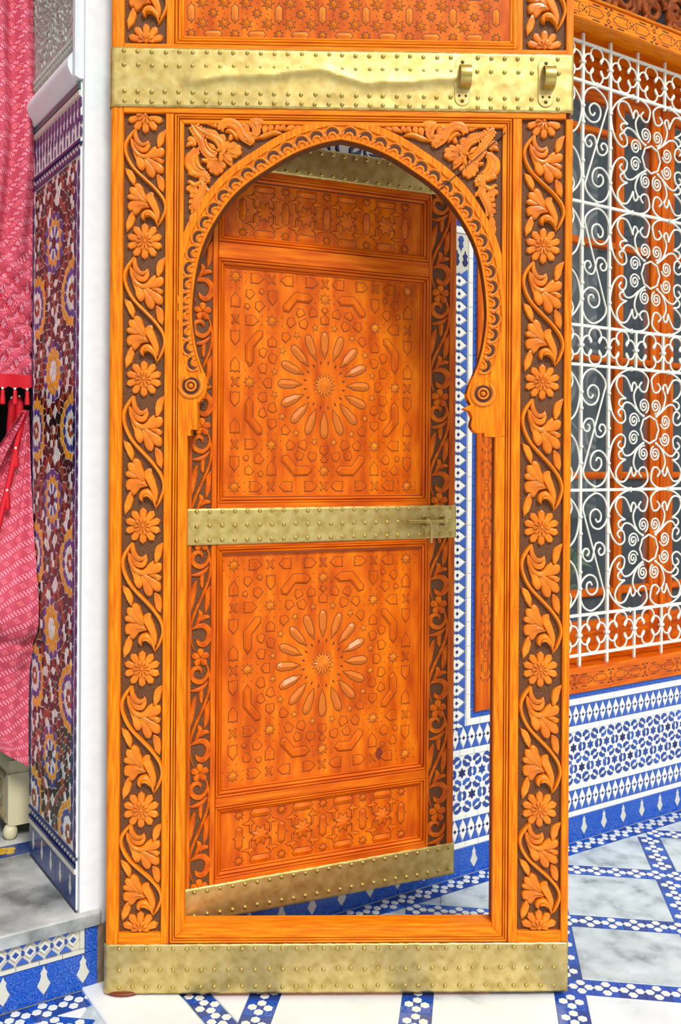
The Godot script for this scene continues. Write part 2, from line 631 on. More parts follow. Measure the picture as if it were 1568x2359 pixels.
func build_right_wall() -> void:
	var wall := root("wall_dado", "structure", "blue and white mosaic tiling along the foot of the window wall", "", on_wall())
	var x0 := 0.9
	var x1 := 2.9
	var s := Shape.new()
	s.block(Vector3(0.3, 0.0, 0.0), Vector3(6.0, 0.548, 0.0055))
	part("tile_bed", s, mats.tile_white, wall)
	base_row(wall, 0.25, x1, 0.276, 0.105, 0.094)
	bar_row("cream_border_tile", wall, x0, x1, 0.0955, 0.114, 0.055, mats.tile_white)
	diamond_band(wall, 1.05, 2.88, 0.153, 0.038, 0.0352)
	bar_row("cream_border_tile", wall, x0, x1, 0.189, 0.204, 0.055, mats.tile_white)
	bar_row("cream_border_tile", wall, x0, x1, 0.398, 0.42, 0.06, mats.tile_white)
	diamond_band(wall, 1.05, 2.88, 0.457, 0.0365, 0.0352)
	bar_row("cream_border_tile", wall, 1.29, x1, 0.494, 0.517, 0.06, mats.tile_white)
	bar_row("blue_border_tile", wall, 1.31, x1, 0.518, 0.546, 0.05, mats.tile_blue)
	# the star field: a triangular lattice of blue six-pointed stars, white hexagons between three of them
	var a := 0.087
	var star_s := Shape.new()
	star_s.plate(star(6, 0.0168, 0.0094, PI / 2), 0.003, 0.009, 0.0006)
	var hex_s := Shape.new()
	hex_s.plate(ngon(6, 0.0128, PI / 2), 0.003, 0.0095, 0.0007)
	var chev_s := Shape.new()
	chev_s.plate(poly([18, 168, 96, 158, 176, 78, 176, -78, 96, -158, 18, -168, 66, 0], 0.0001), 0.003, 0.009, 0.0006)
	var rh_s := Shape.new()
	rh_s.plate(poly([0, 122, 50, 0, 0, -122, -50, 0], 0.0001), 0.003, 0.0092, 0.0006)
	var meshes := [star_s.mesh(), hex_s.mesh(), chev_s.mesh(), rh_s.mesh()]
	var ok := func(p: Vector2, r: float) -> bool: return p.y - r > 0.203 and p.y + r < 0.4 and p.x > 1.16 and p.x < 2.86
	for j in range(-1, 3):
		for i in range(-1, 26):
			var p := Vector2(1.057 + a * i + (a / 2 if posmod(j, 2) == 1 else 0.0), 0.2655 + 0.0752 * j)
			if ok.call(p, 0.0145):
				piece("blue_star_tile", meshes[0], mats.tile_mid if (i + j) % 3 else mats.tile_navy, wall, at2(p.x, p.y))
			for k in [30.0, 90.0]:
				var q := p + Vector2(cos(deg_to_rad(k)), sin(deg_to_rad(k))) * a / sqrt(3.0)
				if ok.call(q, 0.0125):
					piece("white_hexagon_tile", meshes[1], mats.tile_white, wall, at2(q.x, q.y))
			for k in [0.0, 60.0, 120.0]:
				var f := deg_to_rad(k)
				var q := p + Vector2(cos(f), sin(f)) * a / 2
				for side in [0.0, PI]:
					var r := q + Vector2(cos(f + side), sin(f + side)) * 0.007
					if ok.call(r, 0.0115):
						piece("blue_chevron_tile", meshes[2], mats.tile_mid if dice.randf() < 0.75 else mats.tile_blue_light, wall, at2(q.x, q.y, 0, f + side))
				if ok.call(q, 0.006):
					piece("white_lozenge_tile", meshes[3], mats.tile_white, wall, at2(q.x, q.y, 0, f))
	# the upright border left of the window
	var up := root("wall_window_border", "structure", "upright blue and white tile border at the window's left edge", "", on_wall())
	s = Shape.new()
	s.block(Vector3(0.62, 0.548, 0.0), Vector3(1.34, 2.21, 0.0055))
	part("tile_bed", s, mats.grout, up)
	diamond_band(up, 0.47, 1.99, 1.2475, 0.0365, 0.042, true)
	bar_row("cream_border_tile", up, 0.517, 2.2, 1.288, 1.308, 0.08, mats.tile_white, true)
	bar_row("blue_border_tile", up, 0.548, 2.2, 1.309, 1.333, 0.0435, mats.tile_blue, true)
	bar_row("cream_border_tile", up, 0.66, 1.286, 2.118, 2.14, 0.06, mats.tile_white)
	bar_row("blue_border_tile", up, 0.66, 1.286, 2.142, 2.166, 0.045, mats.tile_blue)
	bar_row("cream_border_tile", up, 0.66, 1.286, 2.168, 2.2, 0.06, mats.tile_white)
	var mer := poly([-10, 0, -6, 12, -12, 22, -5, 34, 5, 34, 12, 22, 6, 12, 10, 0, 3, -6, 0, -16, -3, -6], 0.001)
	var ms := Shape.new()
	ms.plate(mer, 0.003, 0.009, 0.0008)
	var mm := ms.mesh()
	for i in 17:
		piece("blue_merlon_tile", mm, mats.tile_navy if i % 2 else mats.tile_mid, up, at2(0.68 + 0.036 * i, 2.075))
		piece("blue_merlon_tile", mm, mats.tile_navy, up, at2(0.698 + 0.036 * i, 2.046, 0, PI))
	# painted frieze over the tiling: white ground with dark blue leaves
	var fr := root("wall_frieze", "structure", "white frieze crowded with dark blue leaves, glimpsed over the wicket", "", on_wall())
	s = Shape.new()
	s.block(Vector3(0.3, 2.235, 0.0), Vector3(1.32, 2.56, 0.006))
	part("frieze_bed", s, mats.tile_white, fr)
	for i in 150:
		var p := Vector2(0.40 + 0.0062 * i, 2.255 + 0.033 * (i % 6) + dice.randf() * 0.01)
		var l := Shape.new()
		var f := dice.randf() * TAU
		l.leaf(PackedVector2Array([Vector2.ZERO, Vector2(0.018, 0.006), Vector2(0.036, 0.0), Vector2(0.05, -0.012)]), PackedFloat32Array([0.002, 0.0075, 0.005, 0.001]), 0.003, 0.3, 6, 0.006)
		part("blue_leaf", l, mats.tile_navy, fr, at2(p.x, p.y, 0, f))


# ---------------------------------------------------------------- the floor
func build_floor() -> void:
	var fx := Vector3(0.9902, 0, 0.1395)
	var fy := Vector3(0.1395, 0, -0.9902)
	var fl := root("floor", "structure", "courtyard floor of marble slabs framed by blue and white mosaic strips", "", Transform3D(Basis(fx, fy, Vector3.UP), Vector3.ZERO))
	var s := Shape.new()
	s.block(Vector3(-6, -4, -0.3), Vector3(8, 9, -0.004))
	part("floor_bed", s, mats.marble, fl)
	s = Shape.new()                                          # the rest of the court, behind the camera and off to the sides
	s.block(Vector3(-6, -4, -0.01), Vector3(8, 1.05, -0.001))
	part("outer_paving", s, mats.marble, fl)
	# the courtyard side of the wall strip, as a polygon in floor coordinates
	var to_f := func(p: Vector3) -> Vector2: return Vector2(p.dot(fx), p.dot(fy))
	var wf := func(x: float, z: float) -> Vector2: return to_f.call(wall_at + wall_dir * x + wall_out * z)
	var court := PackedVector2Array([wf.call(-7, 0.079), wf.call(8, 0.079), wf.call(8, 9.0), wf.call(-7, 9.0)])
	var lane := PackedVector2Array([wf.call(-0.01, -0.1), wf.call(0.282, -0.1), wf.call(0.282, 0.62), wf.call(-0.01, 0.62)])   # the hinge corner's own stone and strip
	var va := []
	for k in range(-4, 8):
		va.append(0.25 + 0.3865 * k)
	var hb := []
	for k in range(-4, 10):
		hb.append(2.5565 + 0.3665 * k)
	for i in va.size() - 1:
		for j in hb.size() - 1:
			var cell := rect(va[i] + 0.040, hb[j] + 0.0385, va[i + 1] - 0.040, hb[j + 1] - 0.0385)
			var bits := []
			for q in Geometry2D.intersect_polygons(cell, court):
				bits.append_array(Geometry2D.clip_polygons(q, lane))
			for q in bits:
				var size_a := 0.0
				for i2 in q.size():
					size_a += q[i2].cross(q[(i2 + 1) % q.size()]) / 2
				if q.size() < 3 or size_a < 0.0012:
					continue
				s = Shape.new()
				s.plate(q, -0.02, 0.0, 0.0012)
				part("marble_slab", s, mats.marble_white if j < 4 else mats.marble, fl)  # front rows in whiter marble, painting in the brighter light there
	# mosaic strips: blue field tiles, groups of four white hexagons round a blue cross
	var units := []                                           # centre, turn, along, across
	for b in hb:
		for k in range(-40, 40):
			var a: float = 0.25 + 0.3865 / 6 * (k + 0.5)
			units.append([Vector2(a, b), 0.0, 0.3865 / 6, 0.077])
	for a in va:
		for j in hb.size() - 1:
			for k in 4:
				var b: float = hb[j] + 0.0385 + (k + 0.5) * (0.3665 - 0.077) / 4
				units.append([Vector2(a, b), PI / 2, (0.3665 - 0.077) / 4, 0.08])
	var keep := []
	for u in units:
		var w3: Vector3 = fx * u[0].x + fy * u[0].y
		if (w3 - wall_at).dot(wall_out) > 0.1 and not Geometry2D.is_point_in_polygon(u[0], lane) and w3.x > -1.4 and w3.x < 2.4:
			keep.append(u)
	var wt: Vector2 = wf.call(1.0, 0.0) - wf.call(0.0, 0.0)
	for k in range(-16, 50):
		var c: Vector2 = wf.call(0.066 * (k + 0.5), 0.04)
		keep.append([c, wt.angle(), 0.066, 0.075, 0.0008])
	for k in 8:
		keep.append([wf.call(0.247, 0.11 + 0.066 * k), wt.angle() - PI / 2, 0.066, 0.066, 0.0004])
	var hex := Shape.new()
	hex.plate(ngon(6, 0.0126), -0.01, 0.0006, 0.0009)
	var hm := hex.mesh()
	var cross := Shape.new()
	cross.plate(star(4, 0.0128, 0.0062, PI / 4), -0.01, 0.0002, 0.0006)
	var xm := cross.mesh()
	var hexes := []
	var rest := Shape.new()
	for u in keep:
		var f: float = u[1]
		var c: Vector2 = u[0]
		var L: float = u[2]
		var W: float = u[3]
		var dz: float = u[4] if u.size() > 4 else 0.0
		var seen := in_sight(fx * c.x + fy * c.y)
		for side in [1.0, -1.0]:
			var s2 := Shape.new()
			s2.plate(moved(rect(-L / 2 + 0.0005, 0.0006 if side > 0 else -W / 2 + 0.0008, L / 2 - 0.0005, W / 2 - 0.0008 if side > 0 else -0.0006), c, f), -0.012, -0.0012 + dz, 0.0006)
			if seen:
				part("blue_strip_tile", s2, mats.tile_blue if dice.randf() < 0.6 else mats.tile_mid, fl)
			else:
				rest.tint = c8(34, 82, 190).srgb_to_linear()
				rest.plate(moved(rect(-L / 2, 0.0006 if side > 0 else -W / 2, L / 2, W / 2 if side > 0 else -0.0006), c, f), -0.012, -0.0012 + dz)
		for o in [Vector2(0.0198, 0), Vector2(-0.0198, 0), Vector2(0, 0.0200), Vector2(0, -0.0200)]:
			var p: Vector2 = c + o.rotated(f)
			var w3: Vector3 = fx * p.x + fy * p.y
			hexes.append([0 if seen else 1, w3.length(), p, f, dz])
		if seen:
			piece("blue_cross_tile", xm, mats.tile_mid, fl, at2(c.x, c.y, dz, f))
	hexes.sort_custom(func(p, q): return p[0] < q[0] or (p[0] == q[0] and p[1] < q[1]))
	rest.tint = c8(222, 220, 206).srgb_to_linear()
	for i in hexes.size():
		var h: Array = hexes[i]
		if i < 300 and h[0] == 0:
			piece("white_hexagon_tile", hm, mats.tile_white, fl, at2(h[2].x, h[2].y, h[4], h[3]))
		else:
			rest.plate(moved(ngon(6, 0.0126), h[2], h[3]), -0.01, 0.0006 + h[4], 0.0009)
	stuff(part("strip_mosaic", rest, mats.mosaic, fl))
	# the white threshold stone under the gate's pivot
	s = Shape.new()
	var st := PackedVector2Array([wf.call(0.006, 0.002), wf.call(0.205, 0.002), wf.call(0.205, 0.5), wf.call(0.006, 0.5)])
	s.plate(st, -0.02, 0.009, 0.003)
	var stone := part("threshold_stone", s, mats.marble_white, self, fl.transform)
	tag(stone, "structure", "white stone slab let into the floor under the carved door's hinge corner")


func in_sight(p: Vector3) -> bool:
	var d := -p.z
	if d < 0.5:
		return false
	var px := 784.0 + p.x / d * 2200.0
	var py := 1063.0 + (EYE - p.y) / d * 2200.0
	if px < -40 or px > 1610 or py > 2400:
		return false
	return px > 1290 or py > 2270 or (px > 400 and px < 1150 and py < 2140 and py > 1940)


# ---------------------------------------------------------------- the doorway's tiled side
func build_left_reveal() -> void:
	var rv := root("wall_reveal", "structure", "doorway side wall tiled in a many coloured star mosaic under carved plaster", "", on_reveal())
	# x from -0.45 (room) to 0 (court); y height; z out into the doorway
	var s := Shape.new()
	s.block(Vector3(-0.452, 0.2, 0.0), Vector3(-0.020, 2.345, 0.004))
	part("mosaic_bed", s, mats.tile_white, rv)
	# foot: blue base tiles with cream spears, cream fillet
	base_row_up(rv)
	bar_row("cream_fillet_tile", rv, -0.452, -0.02, 0.292, 0.306, 0.09, mats.tile_cream)
	zigzag(rv, 0.308, 0.345)
	zigzag(rv, 2.157, 2.198)
	# side borders: columns of long blue hexagons with cream lenses between
	for side in [[-0.0435, "near"], [-0.438, "far"]]:
		var x: float = side[0]
		for k in 39:
			var y := 0.368 + 0.0462 * k
			for c in [[0.0118, mats.tile_purple, 0.0], [-0.0118, mats.tile_navy, 0.0231]]:
				if c[0] > 0.0 and side[1] == "far":
					continue
				var b := Shape.new()
				b.plate(poly([-4, -22, 4, -22, 9.5, -4, 9.5, 4, 4, 22, -4, 22, -9.5, 4, -9.5, -4], 0.001), 0.002, 0.0056, 0.0007)
				if y + c[2] < 2.135:
					part("blue_border_tile", b, c[1], rv, at2(x + c[0], y + c[2]))
	# merlon frieze under the cornice
	var mer := poly([-9, 30, -11, 8, -5, -2, -8, -14, -3, -24, 0, -34, 3, -24, 8, -14, 5, -2, 11, 8, 9, 30], 0.001)
	var ms := Shape.new()
	ms.plate(mer, 0.002, 0.0058, 0.0008)
	var m1 := ms.mesh()
	ms = Shape.new()
	ms.plate(poly([-3, 26, 8, 22, 11, 12, 5, 0, 4, -26, 0, -34, -4, -26, -5, 0, -11, 12, -8, 22], 0.0009), 0.002, 0.0058, 0.0008)
	var m2 := ms.mesh()
	ms = Shape.new()
	ms.plate(poly([-7, 8, 7, 12, 4, 0, 0, -10, -5, 0], 0.001), 0.002, 0.0058, 0.0006)
	var m3 := ms.mesh()
	ms = Shape.new()
	ms.plate(poly([0, 13, 3.4, 4, 3.4, -5, 0, -14, -3.4, -5, -3.4, 4], 0.001), 0.002, 0.0058, 0.0006)
	var m4 := ms.mesh()
	for k in 15:
		piece("purple_merlon_tile", m1, mats.tile_purple, rv, at2(-0.437 + 0.0292 * k, 2.276))
	for k in 8:
		var x := -0.432 + 0.0555 * k
		piece("purple_merlon_tile", m2, mats.tile_purple, rv, at2(x, 2.236))
		piece("purple_wedge_tile", m3, mats.tile_purple, rv, at2(x + 0.026, 2.244))
		piece("purple_drop_tile", m4, mats.tile_purple, rv, at2(x + 0.026, 2.216))
	bar_row("cream_fillet_tile", rv, -0.452, -0.02, 2.309, 2.324, 0.1, mats.tile_cream)
	bar_row("green_fillet_tile", rv, -0.452, -0.02, 2.326, 2.345, 0.06, mats.tile_green)
	star_mosaic(rv)
	# plaster cornice: a fat roll and a fillet
	var prof := poly([0, 2.345, 0.012, 2.348, 0.016, 2.362, 0.024, 2.372, 0.031, 2.388, 0.031, 2.404, 0.024, 2.42, 0.012, 2.43, 0.010, 2.44, 0, 2.445])
	s = Shape.new()
	var rows := []
	for x in [-0.46, -0.3, -0.15, -0.045]:
		var row := PackedVector3Array()
		for q in prof:
			row.append(Vector3(x, q.y, q.x))
		rows.append(row)
	s.sheet(rows)
	for k in range(1, prof.size() - 1):
		s.tri(Vector3(-0.045, prof[0].y, prof[0].x), Vector3(-0.045, prof[k + 1].y, prof[k + 1].x), Vector3(-0.045, prof[k].y, prof[k].x))
	part("cornice", s, mats.plaster, rv)
	# carved plaster field with its bead border, upright moulding at the court edge
	s = Shape.new()
	s.block(Vector3(-0.46, 2.44, 0.0), Vector3(-0.03, 3.3, 0.006))
	part("plaster_field", s, mats.stucco, rv)
	s = Shape.new()
	s.block(Vector3(-0.046, 2.35, 0.0), Vector3(-0.012, 3.3, 0.02), 0.008)
	part("upright_moulding", s, mats.plaster, rv)
	var bead := Shape.new()
	for k in 20:
		for j in 2:
			bead.leaf(PackedVector2Array([Vector2(-0.448 + 0.02 * k, 2.449 + 0.018 * j), Vector2(-0.438 + 0.02 * k, 2.464 + 0.018 * j)]), PackedFloat32Array([0.001, 0.0045, 0.001]), 0.006, 0.0, 4, 0.006)
	stuff(part("bead_border", bead, mats.stucco, rv))
	var low := Shape.new()                                    # carved rosettes: rings of petals round centres, filled between with small leaves
	var centres := [Vector2(-0.25, 2.62), Vector2(-0.25, 2.98), Vector2(-0.07, 2.8), Vector2(-0.43, 2.8), Vector2(-0.07, 3.16), Vector2(-0.43, 3.16)]
	for c in centres:
		for ringk in 11:
			var r: float = 0.012 + 0.0152 * ringk
			var n := 10 if ringk < 3 else 20 if ringk < 7 else 30
			for i in n:
				var f := TAU * (i + 0.5 * (ringk % 2)) / n
				var p: Vector2 = c + Vector2(cos(f), sin(f)) * r
				if p.x < -0.452 or p.x > -0.052 or p.y < 2.495 or p.y > 3.28:
					continue
				var d := Vector2(cos(f), sin(f)).rotated(0.5 if i % 2 else -0.5) * 0.0085
				low.leaf(PackedVector2Array([p - d, p, p + d * 0.9]), PackedFloat32Array([0.0012, 0.0036, 0.001]), 0.006, 0.4, 3, 0.006)
	stuff(part("carved_leafwork", low, mats.stucco, rv))


func base_row_up(rv: Node3D) -> void:
	var spear := poly([0, -26, 7, -15, 13, -2, 8, 11, 5, 22, 7, 29, 3, 36, 0, 45, -3, 36, -7, 29, -5, 22, -8, 11, -13, -2, -7, -15], 0.00085)
	var s := Shape.new()
	s.plate(spear, 0.002, 0.0062, 0.0008)
	var sm := s.mesh()
	for i in 5:
		var a := -0.452 + 0.0864 * i
		s = Shape.new()
		s.plate(rect(a + 0.0006, 0.2, a + 0.0858, 0.291), 0.001, 0.0056, 0.001)
		part("blue_base_tile", s, mats.tile_slate, rv)
		piece("cream_spear_tile", sm, mats.tile_cream, rv, at2(a + 0.043, 0.245))


func zigzag(rv: Node3D, y0: float, y1: float) -> void:
	var h := y1 - y0
	bar_row("navy_fillet_tile", rv, -0.452, -0.02, y1 - 0.24 * h, y1, 0.07, mats.tile_navy)
	bar_row("navy_fillet_tile", rv, -0.452, -0.02, y0, y0 + 0.24 * h, 0.07, mats.tile_navy)
	var s := Shape.new()
	s.plate(poly([-0.0125, 0, -0.0005, 0, 0.0115, h * 0.26, -0.0005, h * 0.26]), 0.002, 0.0056, 0.0005)
	var m := s.mesh()
	s = Shape.new()
	s.plate(poly([-0.0118, 0, 0.0118, 0, 0, h * 0.25]), 0.002, 0.0056, 0.0005)
	var m2 := s.mesh()
	for k in 18:
		piece("navy_wedge_tile", m2, mats.tile_navy, rv, at2(-0.44 + 0.024 * k, y0 + 0.24 * h))
		piece("navy_wedge_tile", m2, mats.tile_navy, rv, at2(-0.428 + 0.024 * k, y1 - 0.24 * h, 0, PI))


# the star mosaic: cut pieces set in rings round star centres, each cell shrunk to leave a joint
func star_mosaic(rv: Node3D) -> void:
	var x0 := -0.435
	var x1 := -0.056
	var y0 := 0.347
	var y1 := 2.155
	var seeds := []                                           # position, colour
	var white := c8(226, 224, 218)
	var blue := c8(58, 68, 146)
	var yell := c8(232, 158, 30)
	var rust := c8(150, 66, 24)
	var blk := c8(34, 22, 24)
	var brown := c8(70, 26, 24)
	var green := c8(60, 92, 70)
	var mains := []
	for k in 6:
		mains.append([Vector2(-0.247, 0.18 + 0.358 * k), k % 2])
	var sides := []
	for k in 6:
		sides.append(Vector2(-0.085, 0.018 + 0.358 * k))
		sides.append(Vector2(-0.41, 0.018 + 0.358 * k))
	var free := func(p: Vector2, gap: float) -> bool:
		for q in seeds:
			if q[0].distance_squared_to(p) < gap * gap:
				return false
		return true
	for c in mains:
		var rings := [[0.0, 1, blk], [0.038, 14, white], [0.056, 12, yell], [0.075, 12, blue], [0.097, 14, blk], [0.117, 18, rust], [0.137, 20, brown]] if c[1] == 1 else \
				[[0.0, 1, white], [0.022, 6, white], [0.040, 12, yell], [0.057, 12, yell], [0.076, 12, blue], [0.097, 14, brown], [0.117, 18, rust], [0.137, 20, blk]]
		for r in rings:
			for i in r[1]:
				var f: float = TAU * (i + (0.5 if r[0] in [0.056, 0.057, 0.097] else 0.0)) / r[1]
				var col: Color = r[2]
				if r[0] == 0.038 and i % 2 == 0:
					col = blue
				if r[0] > 0.09 and i % 5 == 4:
					col = white
				var p: Vector2 = c[0] + Vector2(cos(f), sin(f)) * r[0]
				if absf(p.x + 0.247) < 0.115 or r[0] < 0.1:
					seeds.append([p, col])
	for c in sides:
		var rings := [[0.0, 1, white], [0.017, 6, rust], [0.036, 9, white], [0.055, 12, blue], [0.074, 15, yell], [0.084, 18, yell], [0.101, 16, blk]]
		for r in rings:
			for i in r[1]:
				var f: float = TAU * (i + 0.25) / r[1]
				var p: Vector2 = c + Vector2(cos(f), sin(f)) * r[0]
				if free.call(p, 0.0125):
					seeds.append([p, r[2]])
	var fill := [rust, blk, white, rust, white, brown, green, blk, rust, white]
	var j := 0
	var y := y0 - 0.01
	while y < y1 + 0.02:
		var x := x0 - 0.02 + (0.011 if j % 2 else 0.0)
		while x < x1 + 0.02:
			var p := Vector2(x, y)
			if free.call(p, 0.0165):
				seeds.append([p, fill[(j * 3 + int((x - x0) / 0.022) * (1 + j % 2)) % fill.size()]])
			x += 0.022
		y += 0.0185
		j += 1
	var cells := {}
	for i in seeds.size():
		var key := Vector2i((seeds[i][0] / 0.04).floor())
		if not cells.has(key):
			cells[key] = []
		cells[key].append(i)
	var s := Shape.new()
	var nearest := seeds.map(func(e): return e[0].x if e[0].x < x1 and e[0].y > y0 and e[0].y < y1 else -9.0)
	nearest.sort()
	var from_x: float = nearest[nearest.size() - 300]        # the 300 pieces that show largest are parts of their own
	for i in seeds.size():
		var c: Vector2 = seeds[i][0]
		if c.x < x0 or c.x > x1 or c.y < y0 or c.y > y1:
			continue
		var q := rect(maxf(c.x - 0.03, x0), maxf(c.y - 0.03, y0), minf(c.x + 0.03, x1), minf(c.y + 0.03, y1))
		var key := Vector2i((c / 0.04).floor())
		for dx in [-1, 0, 1]:
			for dy in [-1, 0, 1]:
				for o in cells.get(key + Vector2i(dx, dy), []):
					if o == i:
						continue
					var d: Vector2 = seeds[o][0] - c
					if d.length_squared() > 0.0036 or q.size() < 3:
						continue
					var m := c + d / 2
					var out := PackedVector2Array()
					for e in q.size():
						var a := q[e]
						var b := q[(e + 1) % q.size()]
						var ka := (a - m).dot(d)
						var kb := (b - m).dot(d)
						if ka <= 0.0:
							out.append(a)
						if (ka < 0.0) != (kb < 0.0) and ka != kb:
							out.append(a.lerp(b, ka / (ka - kb)))
					q = out
		if q.size() < 3:
			continue
		q = tidy(q, 0.0012)
		if q.size() < 3:
			continue
		q = tidy(Shape.inset(q, 0.0017), 0.0008)
		if q.size() < 3 or Geometry2D.is_polygon_clockwise(q) or Geometry2D.triangulate_polygon(q).is_empty():
			continue
		var col: Color = seeds[i][1]
		s.tint = col.srgb_to_linear() * (0.85 + 0.3 * dice.randf())
		s.tint.a = 1.0
		if c.x >= from_x:
			var one := Shape.new()
			one.tint = s.tint
			one.plate(q, 0.0035, 0.0052, 0.0004)
			part("mosaic_tile", one, mats.mosaic, rv)
			continue
		s.plate(q, 0.0035, 0.0052, 0.0004)
	stuff(part("star_mosaic", s, mats.mosaic, rv))


func tidy(q: PackedVector2Array, gap: float) -> PackedVector2Array:
	var out := PackedVector2Array()
	for v in q:
		if out.is_empty() or out[-1].distance_to(v) > gap:
			out.append(v)
	while out.size() > 1 and out[0].distance_to(out[-1]) <= gap:
		out.remove_at(out.size() - 1)
	return out


# ---------------------------------------------------------------- step, sill and the dark room beyond the doorway
func build_room() -> void:
	var st := root("trim_1", "structure", "worn grey marble sill of the doorway over a blue tiled step", "", on_wall())
	var s := Shape.new()
	var out := poly([-2.4, 0.455, -0.006, 0.455, -0.006, 0.008, 0.054, 0.001, 0.054, -0.014, 0.046, -0.019, -2.4, -0.022])
	s.m = Transform3D(Basis(Vector3(1, 0, 0), Vector3(0, 0, -1), Vector3(0, 1, 0)), Vector3.ZERO)
	s.plate(out, 0.166, 0.2, 0.004, true)
	var sill := part("marble_sill", s, mats.marble_sill, st)
	s = Shape.new()
	s.block(Vector3(-2.4, -0.02, -0.44), Vector3(0.047, 0.166, 0.0))
	part("step_bed", s, mats.grout, st)
	# riser: diamond band, cream listel, blue base
	var x := -0.03
	base_row_step(st)
	bar_row("cream_border_tile", st, -0.8, 0.012, 0.097, 0.108, 0.06, mats.tile_cream)
	s = Shape.new()
	s.plate(rect(0.0, 0.109, 0.012, 0.166), 0.0, 0.006, 0.0008)
	part("cream_border_tile", s, mats.tile_cream, st)
	for k in 2:
		s = Shape.new()
		s.plate(rect(0.0135, [0.003, 0.097][k], 0.046, [0.095, 0.1655][k]), 0.0, 0.0062, 0.001)
		part("blue_edge_tile", s, mats.tile_blue, st)
	diamond_step(st)
	# the room: floor with its flowered border, dark walls and ceiling
	var room := root("room_shell", "structure", "dark room behind the red curtain", "", on_wall())
	for b in [["room_floor", Vector3(-3, 0.05, -4), Vector3(0.6, 0.199, -0.45), "marble_sill"], ["room_ceiling", Vector3(-3, 3.6, -4), Vector3(0.6, 3.8, -0.45), "room_dark"],
			["room_back", Vector3(-3, 0, -4.2), Vector3(0.6, 3.8, -4), "room_dark"], ["room_side", Vector3(-3.2, 0, -4.2), Vector3(-3, 3.8, -0.45), "room_dark"], ["room_side", Vector3(0.6, 0, -4.2), Vector3(0.8, 3.8, -0.45), "room_dark"]]:
		s = Shape.new()
		s.block(b[1], b[2])
		part(b[0], s, mats[b[3]], room)
	s = Shape.new()
	s.block(Vector3(-1.6, 0.19, -0.535), Vector3(0.3, 0.201, -0.456))
	part("blue_border", s, mats.tile_slate, room)
	for k in 14:
		var c := Vector3(-0.06 - 0.07 * k, 0.2, -0.497)
		for i in 4:
			var f := PI / 2 * i + 0.4
			var q := Shape.new()
			q.m = Transform3D(Basis(Vector3(1, 0, 0), Vector3(0, 0, -1), Vector3(0, 1, 0)), c)
			q.plate(ngon(8, 0.0135, 0.0, Vector2(cos(f), sin(f)) * 0.0165), 0.0, 0.0022, 0.0005)
			part("yellow_petal_tile", q, mats.tile_yellow, room)
	# cream painted carved chest inside, on turned feet
	var ch := root("carved_chest", "thing", "cream painted chest with a carved front and ball foot, under the red curtain", "chest", on_wall())
	var chb := Transform3D(Basis(Vector3(0, 0, 1), Vector3.UP, Vector3(-1, 0, 0)), Vector3(-0.03, 0, -0.572))
	s = Shape.new()
	s.m = chb
	s.block(Vector3(-1.5, 0.245, -0.5), Vector3(-0.028, 0.40, 0), 0.004)
	part("body", s, mats.cream_paint, ch)
	s = Shape.new()
	s.m = chb
	s.block(Vector3(-0.032, 0.243, -0.5), Vector3(0.0, 0.402, 0.006), 0.005)
	part("corner_post", s, mats.cream_paint, ch)
	for y in [[0.243, 0.262], [0.372, 0.392]]:
		s = Shape.new()
		s.m = chb
		s.block(Vector3(-1.5, y[0], 0.0), Vector3(-0.03, y[1], 0.008), 0.004)
		part("moulding", s, mats.cream_old, ch)
	for k in 12:
		for sgn in [1.0, -1.0]:
			s = Shape.new()
			var b := Vector2(-0.08 - 0.11 * k, 0.316)
			s.leaf(PackedVector2Array([b, b + Vector2(-0.02, 0.03 * sgn), b + Vector2(-0.05, 0.034 * sgn), b + Vector2(-0.062, 0.012 * sgn), b + Vector2(-0.045, 0.006 * sgn)]), PackedFloat32Array([0.004, 0.01, 0.009, 0.006, 0.002]), 0.006, 0.3, 10, 0.0)
			part("carved_scroll", s, mats.cream_old, ch, chb)
	s = Shape.new()
	s.m = chb
	var rows := []
	for k in 9:
		var f := PI / 2 * k / 8.0
		var row := PackedVector3Array()
		for x2 in [-1.5, -0.8, -0.02, -0.012]:
			row.append(Vector3(x2, 0.402 + sin(f) * 0.075, 0.002 - (1.0 - cos(f)) * 0.12))
		rows.append(row)
	s.sheet(rows)
	part("lid", s, mats.cream_paint, ch)
	s = Shape.new()
	s.m = chb
	s.block(Vector3(-0.02, 0.4, -0.5), Vector3(-0.012, 0.44, 0.0))
	part("lid_end", s, mats.cream_paint, ch)
	for z in [-0.588, -1.9]:
		s = Shape.new()
		rows = []
		for k in 9:
			var f := PI * k / 8
			var row := PackedVector3Array()
			for i in 12:
				var g := TAU * i / 12
				row.append(Vector3(-0.026 + cos(g) * (0.007 + 0.015 * sin(f)), 0.2 + 0.0225 * (1.0 - cos(f)), z - sin(g) * (0.007 + 0.015 * sin(f))))
			rows.append(row)
		s.sheet(rows, true)
		part("ball_foot", s, mats.cream_paint, ch)


func base_row_step(st: Node3D) -> void:
	var spear := poly([0, -27, 9, -15, 17, -2, 10, 11, 7, 22, 9, 29, 4, 36, 0, 46, -4, 36, -9, 29, -7, 22, -10, 11, -17, -2, -9, -15], 0.001)
	var s := Shape.new()
	s.plate(spear, 0.001, 0.0068, 0.0008)
	var sm := s.mesh()
	for i in 8:
		var b := 0.012 - 0.1 * i
		s = Shape.new()
		s.plate(rect(b - 0.0992, 0.003, b - 0.0008, 0.095), 0.0, 0.006, 0.0012)
		part("blue_base_tile", s, mats.tile_blue, st)
		piece("cream_spear_tile", sm, mats.tile_cream, st, at2(b - 0.004, 0.047))


